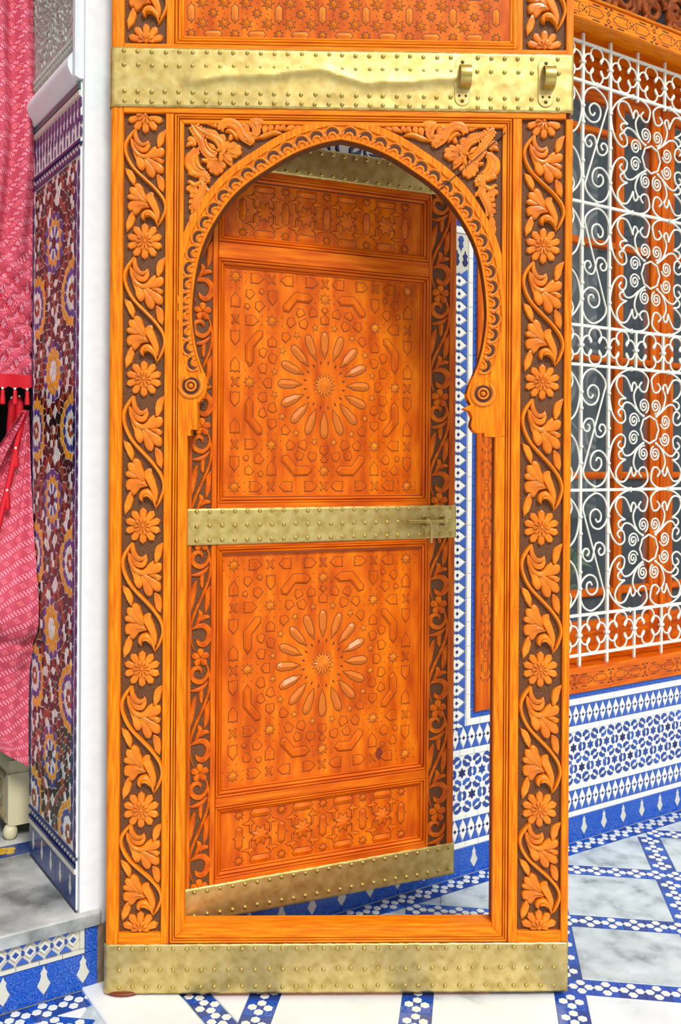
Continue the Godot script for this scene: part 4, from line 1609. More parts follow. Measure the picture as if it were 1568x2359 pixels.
func build_gate() -> void:
	var gate := root("carved_gate", "thing", "large carved cedar door leaf with brass bands and a keyhole arch opening", "door", gate_at())
	var up: Material = mats.wood_up
	var fl: Material = mats.wood_flat
	# stiles and rails as one carcass, dark to paint shade into the grooves
	for b in [["stile", 0.002, 0.012, 0.197, 2.87, mats.wood_edge], ["stile", 0.985, 0.012, 1.1795, 2.87, mats.wood_edge], ["bottom_rail", 0.197, 0.012, 0.985, 0.186, fl], ["top_rail", 0.197, 2.20, 0.985, 2.44, mats.wood_edge], ["upper_panel_back", 0.197, 2.44, 0.985, 2.87, mats.wood_edge]]:
		var s := Shape.new()
		s.block(Vector3(b[1], b[2], -0.05), Vector3(b[3], b[4], -0.0145 if b[0] == "stile" else -0.009 if b[0] != "bottom_rail" else -0.005))
		part(b[0], s, b[5], gate)
	# rounded meeting edge at the left
	var s := Shape.new()
	var rows := []
	for y in [0.013, 0.8, 1.6, 2.4, 2.87]:
		var row := PackedVector3Array([Vector3(0.0, y, -0.05), Vector3(0.0, y, -0.03)])
		for k in 7:
			var g := PI / 2 * k / 6
			row.append(Vector3(0.013 - 0.013 * cos(g), y, -0.013 + 0.013 * sin(g)))
		row.append(Vector3(0.031, y, 0.0))
		row.append(Vector3(0.034, y, -0.003))
		row.append(Vector3(0.0345, y, -0.0145))
		rows.append(row)
	s.sheet(rows)
	part("rounded_edge", s, up, gate)
	vine_panel(gate, 0.034, 0.141)
	vine_panel(gate, 1.049, 1.162)
	# raised fillets and mouldings
	for b in [[0.141, 0.161], [1.026, 1.049], [1.162, 1.18]]:
		for y in [[0.138, 2.2465], [2.41, 2.87]]:
			s = Shape.new()
			s.block(Vector3(b[0], y[0], -0.0145), Vector3(b[1], y[1], 0.0), 0.0018)
			part("fillet", s, up, gate)
	s = Shape.new()
	s.block(Vector3(0.034, 2.2475, -0.0145), Vector3(1.162, 2.263, 0.0005), 0.0015)
	part("fillet", s, fl, gate)
	s = Shape.new()
	s.block(Vector3(0.034, 2.405, -0.0145), Vector3(1.162, 2.423, 0.0005), 0.0015)
	part("fillet", s, fl, gate)
	for x in [[0.034, 0.141], [1.049, 1.162]]:
		s = Shape.new()
		s.block(Vector3(x[0], 0.137, -0.0145), Vector3(x[1], 0.166, 0.0), 0.0015)
		part("fillet", s, fl, gate)
	ring("outer_bead", up, fl, gate, Rect2(0.1635, 0.140, 0.8595, 2.105), 0.0052, -0.0145, 0.0012, 0.0018)
	ring("inner_bead", up, fl, gate, Rect2(0.1705, 0.147, 0.8455, 2.0915), 0.0035, -0.0145, 0.0, 0.0012)
	for q in [[0.176, 0.1525, 0.1995, 0.176, 0.1995, 1.432, 0.176, 1.432], [1.0105, 0.1525, 1.0105, 1.432, 0.985, 1.432, 0.985, 0.176]]:
		s = Shape.new()
		s.plate(poly(q), -0.03, -0.0005, 0.002)
		part("frame_face", s, up, gate)
	for q in [[0.176, 1.4325, 0.187, 1.4325, 0.187, 2.2215, 0.176, 2.2325], [1.0105, 1.4325, 1.0105, 2.2325, 0.9995, 2.2215, 0.9995, 1.4325]]:
		s = Shape.new()
		s.plate(poly(q), -0.009, -0.0005, 0.0015)
		part("frame_face", s, up, gate)
	for q in [[0.176, 0.1525, 1.0105, 0.1525, 0.985, 0.176, 0.1995, 0.176], [0.176, 2.2325, 0.187, 2.2215, 0.9995, 2.2215, 1.0105, 2.2325]]:
		s = Shape.new()
		s.plate(poly(q), -0.009, -0.0005, 0.002)
		part("frame_face", s, fl, gate)
	# carved spandrel board with the keyhole arch cut through it
	var left := PackedVector2Array()
	var right := PackedVector2Array()
	var half := smooth(arch_half(), 4)
	for p in half:
		left.append(arch_point(p, -1))
		right.append(arch_point(p, 1))
	for p in smooth(poly([309, 856, 303, 872, 302, 890, 307, 908, 315, 920, 323, 926]), 3).slice(1):
		left.append(arch_point(p, -1))
	for p in poly([323, 987, 338, 987, 338, 1001, 346, 1001]):
		left.append(arch_point(p, -1))
	for p in smooth(poly([309, 856, 298, 880, 293, 902, 297, 915, 302, 925]), 3).slice(1):
		right.append(arch_point(p, 1))
	for p in poly([284, 934, 300, 940, 306, 955, 303, 966, 302, 974, 307, 984, 315, 990, 334, 990, 334, 999, 353, 999]):
		right.append(arch_point(p, 1))
	var board := PackedVector2Array([Vector2(0.18, left[-1].y), Vector2(0.18, 2.2255), Vector2(1.006, 2.2255), Vector2(1.006, right[-1].y)])
	right.reverse()
	board.append_array(right)
	board.append_array(left.slice(1))
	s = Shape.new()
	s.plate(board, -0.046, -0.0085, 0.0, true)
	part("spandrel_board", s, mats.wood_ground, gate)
	# the plain cheeks beside the arch and round its feet
	var rev := half.duplicate()
	rev.reverse()
	var line := PackedVector2Array()
	for p in rev:
		line.append(arch_point(p, -1))
	for p in half.slice(1):
		line.append(arch_point(p, 1))
	var off := func(i: int, a: float) -> Vector2:
		var w := line.size()
		var d := (line[mini(i + 1, w - 1)] - line[maxi(i - 1, 0)]).normalized()
		var q := line[i] + Vector2(-d.y, d.x) * a
		return Vector2(clampf(q.x, 0.1785, 0.9990), minf(q.y, 2.2235))
	for side in [-1.0, 1.0]:
		var cheek := PackedVector2Array()
		var walk: PackedVector2Array = left.duplicate() if side < 0 else right.duplicate()
		if side > 0:
			walk.reverse()
		var xo := 0.1762 if side < 0 else 1.0008
		var n_arch := half.size()
		for i in n_arch:                                  # down the outside of the band, then round the foot
			var k := n_arch - 1 - i if side < 0 else line.size() - n_arch + i
			var q: Vector2 = off.call(k, 0.0375)
			if q.y < 1.86 and (cheek.is_empty() or cheek[-1].distance_to(q) > 0.0005):
				cheek.append(q)
		for p in walk.slice(n_arch - 1):
			cheek.append(p)
		cheek.append(Vector2(xo, walk[-1].y))
		cheek.append(Vector2(xo, 1.86))
		var cleaned := PackedVector2Array()
		for q in cheek:
			if cleaned.is_empty() or cleaned[-1].distance_to(q) > 0.0004:
				cleaned.append(q)
		var cut_y := 1.58                                  # in two pieces, so that each outline stays simple
		for half_y in [rect(0.0, cut_y, 1.2, 3.0), rect(0.0, 0.0, 1.2, cut_y)]:
			for q in Geometry2D.intersect_polygons(cleaned, half_y):
				s = Shape.new()
				s.plate(q, -0.046, -0.0008, 0.0, true)
				part("arch_cheek", s, up, gate)
	# the arch band in three steps, following the opening
	var lane := func(a: float, b: float) -> PackedVector2Array:
		var out := PackedVector2Array()
		var w := line.size()
		for i in w:
			out.append(off.call(i, a))
		for j in w:
			out.append(off.call(w - 1 - j, b))
		return out
	for b in [["arch_lip", 0.0, 0.0042, -0.0005], ["arch_ground", 0.0042, 0.0375, -0.0042], ["arch_band", 0.0375, 0.056, 0.0]]:
		var l: PackedVector2Array = lane.call(b[1], b[2])
		s = Shape.new()
		var n := l.size() / 2
		var za: float = b[3]
		for i in n - 1:
			var p := l[i]
			var q := l[i + 1]
			var r := l[2 * n - 2 - i]
			var t := l[2 * n - 1 - i]
			s.quad(Vector3(p.x, p.y, za), Vector3(q.x, q.y, za), Vector3(r.x, r.y, za), Vector3(t.x, t.y, za))
			s.quad(Vector3(p.x, p.y, -0.0085), Vector3(q.x, q.y, -0.0085), Vector3(q.x, q.y, za), Vector3(p.x, p.y, za))
			s.quad(Vector3(r.x, r.y, -0.0085), Vector3(t.x, t.y, -0.0085), Vector3(t.x, t.y, za), Vector3(r.x, r.y, za))
		part(b[0], s, up, gate)
	arch_chain(gate, half)
	spandrel_carving(gate)
	# brass bands with their nails
	var flat := func(_x: float, _y: float) -> float: return 0.0
	var crease := func(x: float, y: float) -> float:
		var px := PackedFloat32Array([0.16, 0.20, 0.30, 0.40, 0.48, 0.535, 0.585, 0.65, 0.70, 0.76, 0.85, 0.93])
		var py := PackedFloat32Array([2.338, 2.324, 2.339, 2.342, 2.354, 2.359, 2.343, 2.326, 2.329, 2.331, 2.341, 2.339])
		if x < 0.15 or x > 0.94:
			return 0.0
		var yc := 2.34
		for i in 11:
			if x >= px[i] and x <= px[i + 1]:
				yc = lerpf(py[i], py[i + 1], smoothstep(px[i], px[i + 1], x))
		var d := y - yc
		return 0.0062 * smoothstep(0.15, 0.24, x) * (1.0 - smoothstep(0.88, 0.94, x)) * (exp(-d / 0.028) if d > 0 else exp(d / 0.009))
	var nm := nail_mesh()
	var bands := [["brass_band", 2.262, 2.411, crease, [2.276, 2.300, 2.367, 2.4015], 0.0345, mats.brass], ["brass_kick_band", 0.014, 0.1385, flat, [0.031, 0.0745, 0.127], 0.0346, mats.brass_old]]
	for b in bands:
		s = brass_sheet(0.0, 1.1795, b[1], b[2], true, b[3], 150, 24)
		var pl := part(b[0], s, b[6], gate)
		pl.set_meta("label", "beaten brass band studded with nails")
		var n := int(1.13 / b[5])
		for y in b[4]:
			for i in n + 1:
				var x: float = 0.036 + b[5] * i + (dice.randf() - 0.5) * 0.003
				if x < 1.17 and not (b[0] == "brass_band" and (absf(x - 0.894) < 0.024 or absf(x - 1.106) < 0.024)):
					piece("brass_nail", nm, mats.brass_nail, pl, at2(x, y + (dice.randf() - 0.5) * 0.0025 - 0.004 * x * (1 if y > 2 else 0), 0.0032))
	for x in [0.894, 1.108]:
		hasp(gate, Vector3(x, 2.336, 0.0035))
	# the wooden pivot under the left corner
	s = Shape.new()
	rows = []
	for q in [[0.0, 0.0092], [0.044, 0.0092], [0.049, 0.012], [0.049, 0.016], [0.044, 0.020], [0.0, 0.020]]:
		var row := PackedVector3Array()
		for i in 20:
			var f := TAU * i / 20
			row.append(Vector3(0.046 + cos(f) * q[0] * 1.05, q[1], -0.024 - sin(f) * q[0] * 0.75))
		rows.append(row)
	s.sheet(rows, true)
	part("pivot_foot", s, mats.wood_edge, gate)
	# upper panel of stars, in its frame
	ring("panel_bead", up, fl, gate, Rect2(0.163, 2.4235, 0.876, 0.43), 0.006, -0.009, 0.0015, 0.002)
	ring("panel_moulding", up, fl, gate, Rect2(0.1705, 2.431, 0.861, 0.415), 0.008, -0.009, -0.0005, 0.003)
	ring("panel_moulding", up, fl, gate, Rect2(0.1785, 2.439, 0.845, 0.399), 0.0065, -0.009, -0.003, 0.002)
	s = Shape.new()
	s.block(Vector3(0.18, 2.44, -0.03), Vector3(1.025, 2.84, -0.0075))
	var pan := part("star_panel", s, mats.wood_panel, gate)
	star_field(pan, 0.2025, 7, 0.1113, 2.4535, 4, 0.106, -0.0075)
	# the long crack across the right spandrel's mitre
	s = Shape.new()
	s.plate(PackedVector2Array([arch_point(Vector2(222, 436), 1), arch_point(Vector2(224, 437), 1), arch_point(Vector2(378, 301), 1), arch_point(Vector2(377, 299.5), 1)]), -0.008, 0.0018)
	part("mitre_crack", s, mats.recess_shade, gate)


func arch_chain(gate: Node3D, half: PackedVector2Array) -> void:
	var pitch := 0.0392
	var s := Shape.new()
	var arc := func(c: Vector2, r: float, a: float, b: float, n: int) -> PackedVector2Array:
		var out := PackedVector2Array()
		for i in n + 1:
			var f := deg_to_rad(lerpf(a, b, float(i) / n))
			out.append(c + Vector2(cos(f), sin(f)) * r)
		return out
	s.leaf(arc.call(Vector2(0, 0.012), 0.0198, 0, 180, 8), PackedFloat32Array([0.0022, 0.0026, 0.0022]), 0.0045, 0.0, 14)
	s.leaf(arc.call(Vector2(0, 0.006), 0.0088, -25, 205, 8), PackedFloat32Array([0.002, 0.0023, 0.002]), 0.0042, 0.0, 12)
	s.leaf(PackedVector2Array([Vector2(0.0192, 0.003), Vector2(0.0205, 0.010), Vector2(0.0165, 0.017)]), PackedFloat32Array([0.001, 0.0032, 0.001]), 0.0045, 0.3, 5)
	s.leaf(PackedVector2Array([Vector2(-0.0192, 0.003), Vector2(-0.0185, 0.010), Vector2(-0.0140, 0.016)]), PackedFloat32Array([0.001, 0.0032, 0.001]), 0.0045, 0.3, 5)
	var sm := s.mesh()
	s = Shape.new()
	var cres: PackedVector2Array = arc.call(Vector2(0, 0.011), 0.0166, 8, 172, 10)
	var inner: PackedVector2Array = arc.call(Vector2(0, 0.008), 0.0118, 172, 8, 10)
	cres.append_array(inner)
	s.flat_poly(cres, 0.0004)
	var cm := s.mesh()
	for side in [-1.0, 1.0]:
		var run := 0.0
		var next := pitch * 0.5
		for i in half.size() - 1:
			var a := arch_point(half[i], side)
			var b := arch_point(half[i + 1], side)
			var l := a.distance_to(b)
			while next <= run + l:
				var p := a.lerp(b, (next - run) / l)
				var d: Vector2 = (b - a).normalized() * side
				var t := Transform3D(Basis(Vector3(d.x, d.y, 0), Vector3(-d.y, d.x, 0), Vector3(0, 0, 1)), Vector3(p.x - d.y * 0.0042, p.y + d.x * 0.0042, -0.0042))
				var sc := piece("chain_scallop", sm, mats.wood_leaf, gate, t)
				piece("scallop_shade", cm, mats.recess_shade, sc)  # flat dark crescent, painted shade in place of a hollow
				next += pitch
			run += l
		# the round boss that ends the chain
		var c := arch_point(Vector2(338, 887) if side < 0 else Vector2(330, 900), side)
		s = Shape.new()
		s.leaf(arc.call(Vector2.ZERO, 0.0285, -235, 55, 20), PackedFloat32Array([0.0045, 0.005, 0.005, 0.0045]), 0.0045, 0.2, 24)
		s.leaf(arc.call(Vector2.ZERO, 0.0125, 0, 359.9, 16), PackedFloat32Array([0.0032, 0.0032]), 0.005, 0.0, 20)
		s.dome(Vector3.ZERO, 0.0068, 0.006, 10, 3)
		var boss := part("chain_boss", s, mats.wood_leaf, gate, at2(c.x, c.y, -0.0004))
		s = Shape.new()
		s.outline(ngon(24, 0.0158), 0.0062, 0.0003)
		s.outline(ngon(20, 0.0072), 0.0022, 0.0004)
		part("boss_shade", s, mats.recess_shade, boss)  # flat dark rings painting shade between the boss ridges


func spandrel_carving(gate: Node3D) -> void:
	var k := 0.0002412
	var list := [
		[[55, 75, 105, 175, 170, 270, 200, 360, 270, 430, 345, 432], [6, 20, 26, 26, 22, 6], 1.1, 0.2],
		[[60, 75, 170, 165, 290, 220, 375, 275, 392, 345, 362, 395], [6, 20, 26, 26, 22, 6], 1.1, 0.2],
		[[215, 225, 228, 320, 290, 385, 352, 388], [4, 18, 18, 6], 1.0, 0.0],
		[[218, 232, 300, 255, 350, 315, 362, 380], [4, 18, 18, 6], 1.0, 0.0],
		[[238, 285, 285, 325, 335, 372], [4, 22, 4], 0.8, 0.3],
		[[370, 395, 378, 450, 352, 500], [14, 26, 8], 1.2, 0.0],
		[[385, 405, 440, 450, 500, 540], [14, 34, 10], 1.0, 0.3],
		[[330, 470, 270, 520, 235, 565], [12, 34, 14], 1.1, 0.3], [[340, 480, 290, 570, 275, 612], [12, 34, 14], 1.1, 0.3], [[350, 490, 330, 590, 322, 632], [12, 34, 14], 1.1, 0.3],
		[[360, 490, 370, 570, 378, 612], [12, 32, 14], 1.1, 0.3], [[370, 480, 400, 530, 412, 562], [12, 30, 12], 1.1, 0.3], [[310, 460, 240, 480, 215, 500], [10, 32, 12], 1.0, 0.3],
		[[420, 350, 450, 300, 475, 280], [10, 34, 12], 1.1, 0.3], [[430, 355, 510, 310, 548, 290], [10, 34, 12], 1.1, 0.3], [[440, 365, 550, 340, 600, 335], [10, 34, 12], 1.1, 0.3],
		[[440, 380, 550, 385, 605, 385], [10, 34, 12], 1.1, 0.3], [[430, 395, 500, 410, 560, 432], [10, 30, 12], 1.1, 0.3], [[400, 400, 450, 440, 500, 490], [8, 30, 14], 1.2, 0.3],
		[[150, 345, 100, 400, 62, 450, 62, 520, 115, 592, 200, 622, 240, 692], [10, 40, 54, 56, 50, 36, 8], 1.1, 0.25],
		[[135, 420, 128, 500, 165, 560, 222, 580], [6, 22, 22, 6], 1.2, 0.0],
		[[180, 470, 205, 480, 200, 500], [16, 26, 10], 1.2, 0.0],
		[[25, 270, 60, 250, 95, 290, 70, 330], [8, 30, 30, 8], 0.9, 0.2], [[10, 330, 50, 300, 85, 320], [6, 26, 6], 0.9, 0.2],
		[[195, 75, 250, 70, 300, 90, 340, 130], [6, 26, 26, 6], 0.8, 0.2], [[170, 150, 240, 175, 300, 190, 360, 210], [8, 34, 36, 8], 0.9, 0.3], [[340, 215, 390, 225, 430, 260], [8, 30, 8], 0.9, 0.3],
		[[398, 170, 385, 110, 430, 75, 500, 82, 560, 130, 590, 190, 640, 240, 720, 285], [8, 34, 44, 48, 46, 42, 34, 10], 1.1, 0.25],
		[[420, 170, 470, 160, 520, 200, 560, 262], [6, 22, 22, 6], 1.2, 0.0], [[470, 195, 480, 230, 455, 265], [8, 24, 8], 1.0, 0.2],
		[[600, 190, 640, 140, 655, 85], [8, 36, 10], 1.0, 0.3], [[570, 110, 610, 95, 640, 120], [6, 24, 6], 0.9, 0.2],
		[[610, 225, 660, 200, 720, 215, 770, 235], [8, 36, 34, 8], 1.0, 0.3], [[640, 260, 690, 265, 725, 292], [8, 34, 22], 1.2, 0.3],
		[[700, 205, 748, 165, 738, 110, 712, 75, 770, 68, 820, 105], [8, 26, 34, 38, 36, 8], 1.05, 0.25],
		[[745, 240, 840, 205, 940, 172, 1045, 195], [6, 24, 24, 6], 1.1, 0.0], [[830, 190, 840, 130, 870, 100], [8, 32, 12], 1.0, 0.3], [[880, 165, 905, 115, 925, 92], [8, 30, 12], 1.0, 0.3],
		[[940, 155, 975, 115, 1000, 95], [8, 28, 12], 1.0, 0.3], [[990, 150, 1035, 110, 1060, 100], [8, 28, 10], 1.0, 0.3], [[1040, 150, 1110, 115, 1165, 105], [8, 26, 6], 1.0, 0.3], [[1110, 140, 1180, 112, 1240, 105], [6, 18, 4], 0.9, 0.3],
		[[30, 625, 75, 608, 128, 640], [6, 30, 8], 1.1, 0.2], [[25, 712, 55, 705, 100, 735, 150, 715, 160, 682], [6, 20, 26, 22, 6], 1.1, 0.0],
		[[95, 740, 45, 770, 22, 800], [10, 28, 10], 1.0, 0.3], [[100, 750, 75, 800, 62, 832], [10, 28, 10], 1.0, 0.3], [[110, 750, 115, 800, 118, 838], [10, 28, 10], 1.0, 0.3],
		[[160, 640, 180, 690, 195, 730], [8, 30, 10], 1.1, 0.3], [[205, 630, 235, 680, 262, 712], [8, 30, 10], 1.1, 0.3],
		[[165, 690, 192, 770, 150, 860, 112, 950, 112, 1050], [10, 30, 30, 28, 6], 1.15, 0.2], [[205, 755, 240, 790, 275, 828], [8, 22, 4], 1.0, 0.2],
		[[130, 850, 80, 850, 52, 870], [8, 28, 10], 1.0, 0.3], [[115, 905, 70, 910, 42, 930], [8, 26, 10], 1.0, 0.3], [[105, 960, 70, 970, 45, 1000], [8, 26, 8], 1.0, 0.3],
		[[100, 1010, 80, 1090, 92, 1170], [8, 32, 6], 1.0, 0.3], [[70, 1080, 60, 1160, 66, 1260], [6, 24, 4], 0.9, 0.3],
	]
	for side in [-1.0, 1.0]:
		var holder := Node3D.new()
		holder.name = "spandrel_carving"
		gate.add_child(holder, true)
		holder.set_meta("label", "deep acanthus carving in the corner over the arch")
		for e in list:
			var l := Shape.new()
			var sp := PackedVector2Array()
			for i in range(0, e[0].size(), 2):
				var u: float = 0.1895 + e[0][i] * k
				sp.append(Vector2(u if side < 0 else 1.1825 - u, 2.2437 - e[0][i + 1] * k))
			l.leaf(sp, scaled(e[1], k * 1.22), 0.0098 * e[2], e[3] * 1.5, 4 * (sp.size() - 1) + 2)
			if sp.size() >= 5 and e[3] > 0.1:
				var fine := smooth(sp, 4)
				for i in range(2, fine.size() - 2, 1):
					var d := (fine[i + 1] - fine[i - 1]).normalized()
					for sd in [-1.0, 1.0]:
						var nrm: Vector2 = Vector2(-d.y, d.x) * sd
						var wide: float = k * 42.0
						l.leaf(PackedVector2Array([fine[i] + nrm * wide * 0.2, fine[i] + nrm * wide * 0.75 + d * wide * 0.35, fine[i] + nrm * wide * 1.02 + d * wide * 0.6]), PackedFloat32Array([0.002, 0.0042, 0.003]), 0.0026, 0.3, 4, 0.0066)
			part("acanthus_leaf", l, mats.wood_leaf, holder, at2(0, 0, -0.0085))


func hasp(gate: Node3D, c: Vector3) -> void:
	var o := part("hasp_staple", hasp_plate(), mats.brass_old, gate, Transform3D(Basis(), c))
	var s := Shape.new()
	var rows := []
	for k in 15:                                     # a broad strap bent into a loop
		var f := lerpf(-100.0, 100.0, k / 14.0)
		var g := deg_to_rad(f)
		var row := PackedVector3Array()
		for q in [[-0.014, 0.0], [0.014, 0.0], [0.014, 0.003], [-0.014, 0.003]]:
			row.append(Vector3(0.006 + q[0], sin(g) * (0.026 + q[1]) + 0.012, 0.002 + (cos(g) + 0.18) * (0.026 + q[1])))
		rows.append(row)
	s.sheet(rows, true)
	part("strap_loop", s, mats.brass_nail, o)
	s = Shape.new()
	for p in [[-0.008, -0.036], [0.009, -0.036]]:
		s.dome(Vector3(p[0], p[1], 0.0024), 0.0036, 0.0006, 8, 2)
	part("screw_hole", s, mats.recess_shade, o)
	s = Shape.new()
	for p in [[0.0, -0.049], [0.0, 0.05]]:
		s.dome(Vector3(p[0], p[1], 0.0024), 0.005, 0.0016, 8, 2)
	part("screw", s, mats.brass_dark, o)


func hasp_plate() -> Shape:
	var s := Shape.new()
	var p := PackedVector2Array()
	for k in 9:
		var f := PI * k / 8
		p.append(Vector2(cos(f) * 0.0205, 0.042 + sin(f) * 0.0205))
	for k in 9:
		var f := PI + PI * k / 8
		p.append(Vector2(cos(f) * 0.0195, -0.042 + sin(f) * 0.0195))
	s.plate(p, 0.0, 0.0024, 0.001)
	return s


# rows of folded stars, bars and small flowers, each ringed by painted groove shade
func star_field(pan: Node3D, x0: float, n: int, px: float, y0: float, m: int, py: float, z: float) -> void:
	var cut := Shape.new()
	var st := Shape.new()
	st.facets(star(7, 0.0158, 0.0065, PI / 2), 0.0, Vector3(0, 0, 0.0045))
	var stm := st.mesh()
	var fw := Shape.new()
	fw.facets(star(8, 0.0108, 0.0058, PI / 8), 0.0, Vector3(0, 0, 0.004))
	var fwm := fw.mesh()
	var bar := hip_bar(0.0225, 0.0082, 0.0036).mesh()
	var cut_at := func(p: PackedVector2Array, c: Vector2, turn: float) -> void: cut.outline(moved(p, c, turn), 0.0014, z + 0.0003)
	for j in m * 2:
		var y := y0 + py * 0.5 * j
		for i in n * 2 + 1:
			var x := x0 + px * 0.5 * i
			if x > x0 + px * n + 0.001:
				continue
			var flower: bool = (i + j) % 2 == 0
			if flower:
				piece("carved_flower", fwm, mats.wood_leaf, pan, at2(x, y, z))
				cut_at.call(star(8, 0.0112, 0.0062, PI / 8), Vector2(x, y), 0.0)
			else:
				piece("carved_bar", bar, mats.wood_leaf, pan, at2(x, y, z, 0.0 if j % 2 == 0 else PI / 2))
				cut_at.call(poly([-225, 0, -160, 82, -20, 82, 0, 105, 20, 82, 160, 82, 225, 0, 160, -82, -160, -82], 0.0001), Vector2(x, y), 0.0 if j % 2 == 0 else PI / 2)
			if i < n * 2 and j < m * 2 - 1:
				var c := Vector2(x + px * 0.25, y + py * 0.25)
				var turn := 0.25 * (1 if i % 2 else -1)
				piece("carved_star", stm, mats.wood_leaf, pan, at2(c.x, c.y, z, turn))
				cut_at.call(star(7, 0.0163, 0.007, PI / 2), c, turn)
				for d in [Vector2(-px * 0.25, 0.001), Vector2(0.0, py * 0.24)]:
					cut.flat_poly(ngon(6, 0.0016, 0.0, c + d), z + 0.0004)
	stuff(part("cut_shade", cut, mats.recess_shade, pan))  # flat ribbons and dots, groove shade put into the colour


func hip_bar(l: float, w: float, h: float) -> Shape:
	var s := Shape.new()
	var e := l - w * 0.8
	var r := l - w * 1.1
	var p := [Vector3(-l, 0, 0), Vector3(-e, -w, 0), Vector3(e, -w, 0), Vector3(l, 0, 0), Vector3(e, w, 0), Vector3(-e, w, 0)]
	var a := Vector3(-r, 0, h)
	var b := Vector3(r, 0, h)
	s.tri(p[0], p[1], a)
	s.quad(p[1], p[2], b, a)
	s.tri(p[2], p[3], b)
	s.tri(p[3], p[4], b)
	s.quad(p[4], p[5], a, b)
	s.tri(p[5], p[0], a)
	return s


# ---------------------------------------------------------------- the small door that swings in the gate
func build_wicket() -> void:
	var f := deg_to_rad(23.5)
	var w := root("wicket_door", "thing", "narrow carved inner door standing ajar behind the keyhole arch, with star panels", "door",
		Transform3D(Basis(Vector3(cos(f), 0, -sin(f)), Vector3.UP, Vector3(sin(f), 0, cos(f))), Vector3(-0.3946, 0, -2.482)))
	var up: Material = mats.wood_deep_up
	var fl: Material = mats.wood_deep_flat
	var W := 0.797
	var y0 := 0.162
	var y1 := 2.222
	for b in [["stile", 0.0, y0, 0.076, y1, up], ["stile", 0.708, y0, W, y1, up], ["rail", 0.076, y0, 0.708, 0.2755, fl], ["rail", 0.076, 0.436, 0.708, 0.489, fl], ["rail", 0.076, 1.117, 0.708, 1.27, fl],
			["rail", 0.076, 1.885, 0.708, 1.957, fl], ["rail", 0.076, 2.11, 0.708, y1, fl]]:
		var s := Shape.new()
		s.block(Vector3(b[1], b[2], -0.044), Vector3(b[3], b[4], -0.006), 0.0)
		part(b[0], s, mats.wood_edge, w)  # dark carcass paints shade into the gaps between the faces
	# faces proud of the carcass
	for x in [[0.0, 0.0095], [0.0625, 0.0765], [0.7075, 0.715], [0.777, W]]:
		var s := Shape.new()
		s.block(Vector3(x[0], y0 + 0.001, -0.007), Vector3(x[1], y1 - 0.001, 0.0), 0.0015)
		part("fillet", s, up, w)
	for y in [[y0 + 0.001, 0.262], [0.452, 0.475], [1.136, 1.253], [1.901, 1.943], [2.129, y1 - 0.001]]:
		var s := Shape.new()
		s.block(Vector3(0.0775, y[0], -0.007), Vector3(0.7065, y[1], 0.0), 0.0015)
		part("rail_face", s, fl, w)
	# panels in stepped frames
	var fields := [[0.263, 0.4505], [0.4765, 1.1355], [1.2535, 1.8995], [1.945, 2.1285]]
	for i in 4:
		var a: float = fields[i][0]
		var b: float = fields[i][1]
		var r := Rect2(0.078, a, 0.628, b - a)
		ring("panel_bead", up, fl, w, r, 0.0055, -0.02, 0.0006, 0.002)
		ring("panel_moulding", up, fl, w, r.grow(-0.0062), 0.0085, -0.02, -0.002, 0.004)
		ring("panel_moulding", up, fl, w, r.grow(-0.0150), 0.005, -0.02, -0.0075, 0.003)
		var s := Shape.new()
		s.block(Vector3(0.096, a + 0.018, -0.034), Vector3(0.688, b - 0.018, -0.0135))
		var pan := part("star_panel", s, mats.wood_panel, w)
		if i == 0 or i == 3:
			small_panel(pan, Vector2(0.390, (a + b) / 2 + (0.001 if i else -0.0005)), -0.0135)
		else:
			rosette_panel(pan, Vector2(0.386, (a + b) / 2), -0.0135)
	# scrolled vine down both stiles
	wicket_vine(w, 0.0095, 0.0625, 0.036, 1.0, 0.85)
	wicket_vine(w, 0.715, 0.777, 0.746, 1.15, 0.948)
	# brass straps and nails
	var flat := func(_x: float, _y: float) -> float: return 0.0
	var nm := nail_mesh(0.0062)
	for b in [["brass_foot_band", 0.160, 0.2515, 0.002, [0.178, 0.2405], mats.brass], ["brass_lock_band", 1.145, 1.2405, -0.008, [1.157, 1.195, 1.2325], mats.brass], ["brass_head_band", 2.142, 2.2235, -0.006, [2.152, 2.212], mats.brass]]:
		var s := brass_sheet(-0.0015, W + 0.002, b[1], b[2], false, flat, 90, 14)
		var pl := part(b[0], s, b[5], w)
		pl.set_meta("label", "brass strap with a row of round nails along each edge")
		var n := 22
		for y in b[4]:
			for i in n + 1:
				var x := 0.022 + 0.0345 * i
				if x < W - 0.01 and not (y > 1.16 and y < 1.22 and x > 0.63):
					piece("brass_nail", nm, mats.brass_nail, pl, at2(x, y + (dice.randf() - 0.5) * 0.002, 0.0032))
	bolt(w)
	# a dark knot in the lower panel
	var kn := Shape.new()
	var p := PackedVector2Array()
	for i in 14:
		var g := TAU * i / 14
		p.append(Vector2(0.562 + cos(g) * (0.010 + 0.003 * dice.randf()), 0.536 + sin(g) * (0.015 + 0.004 * dice.randf())))
	kn.flat_poly(p, -0.0132)
	part("wood_knot", kn, mats.knot, w)


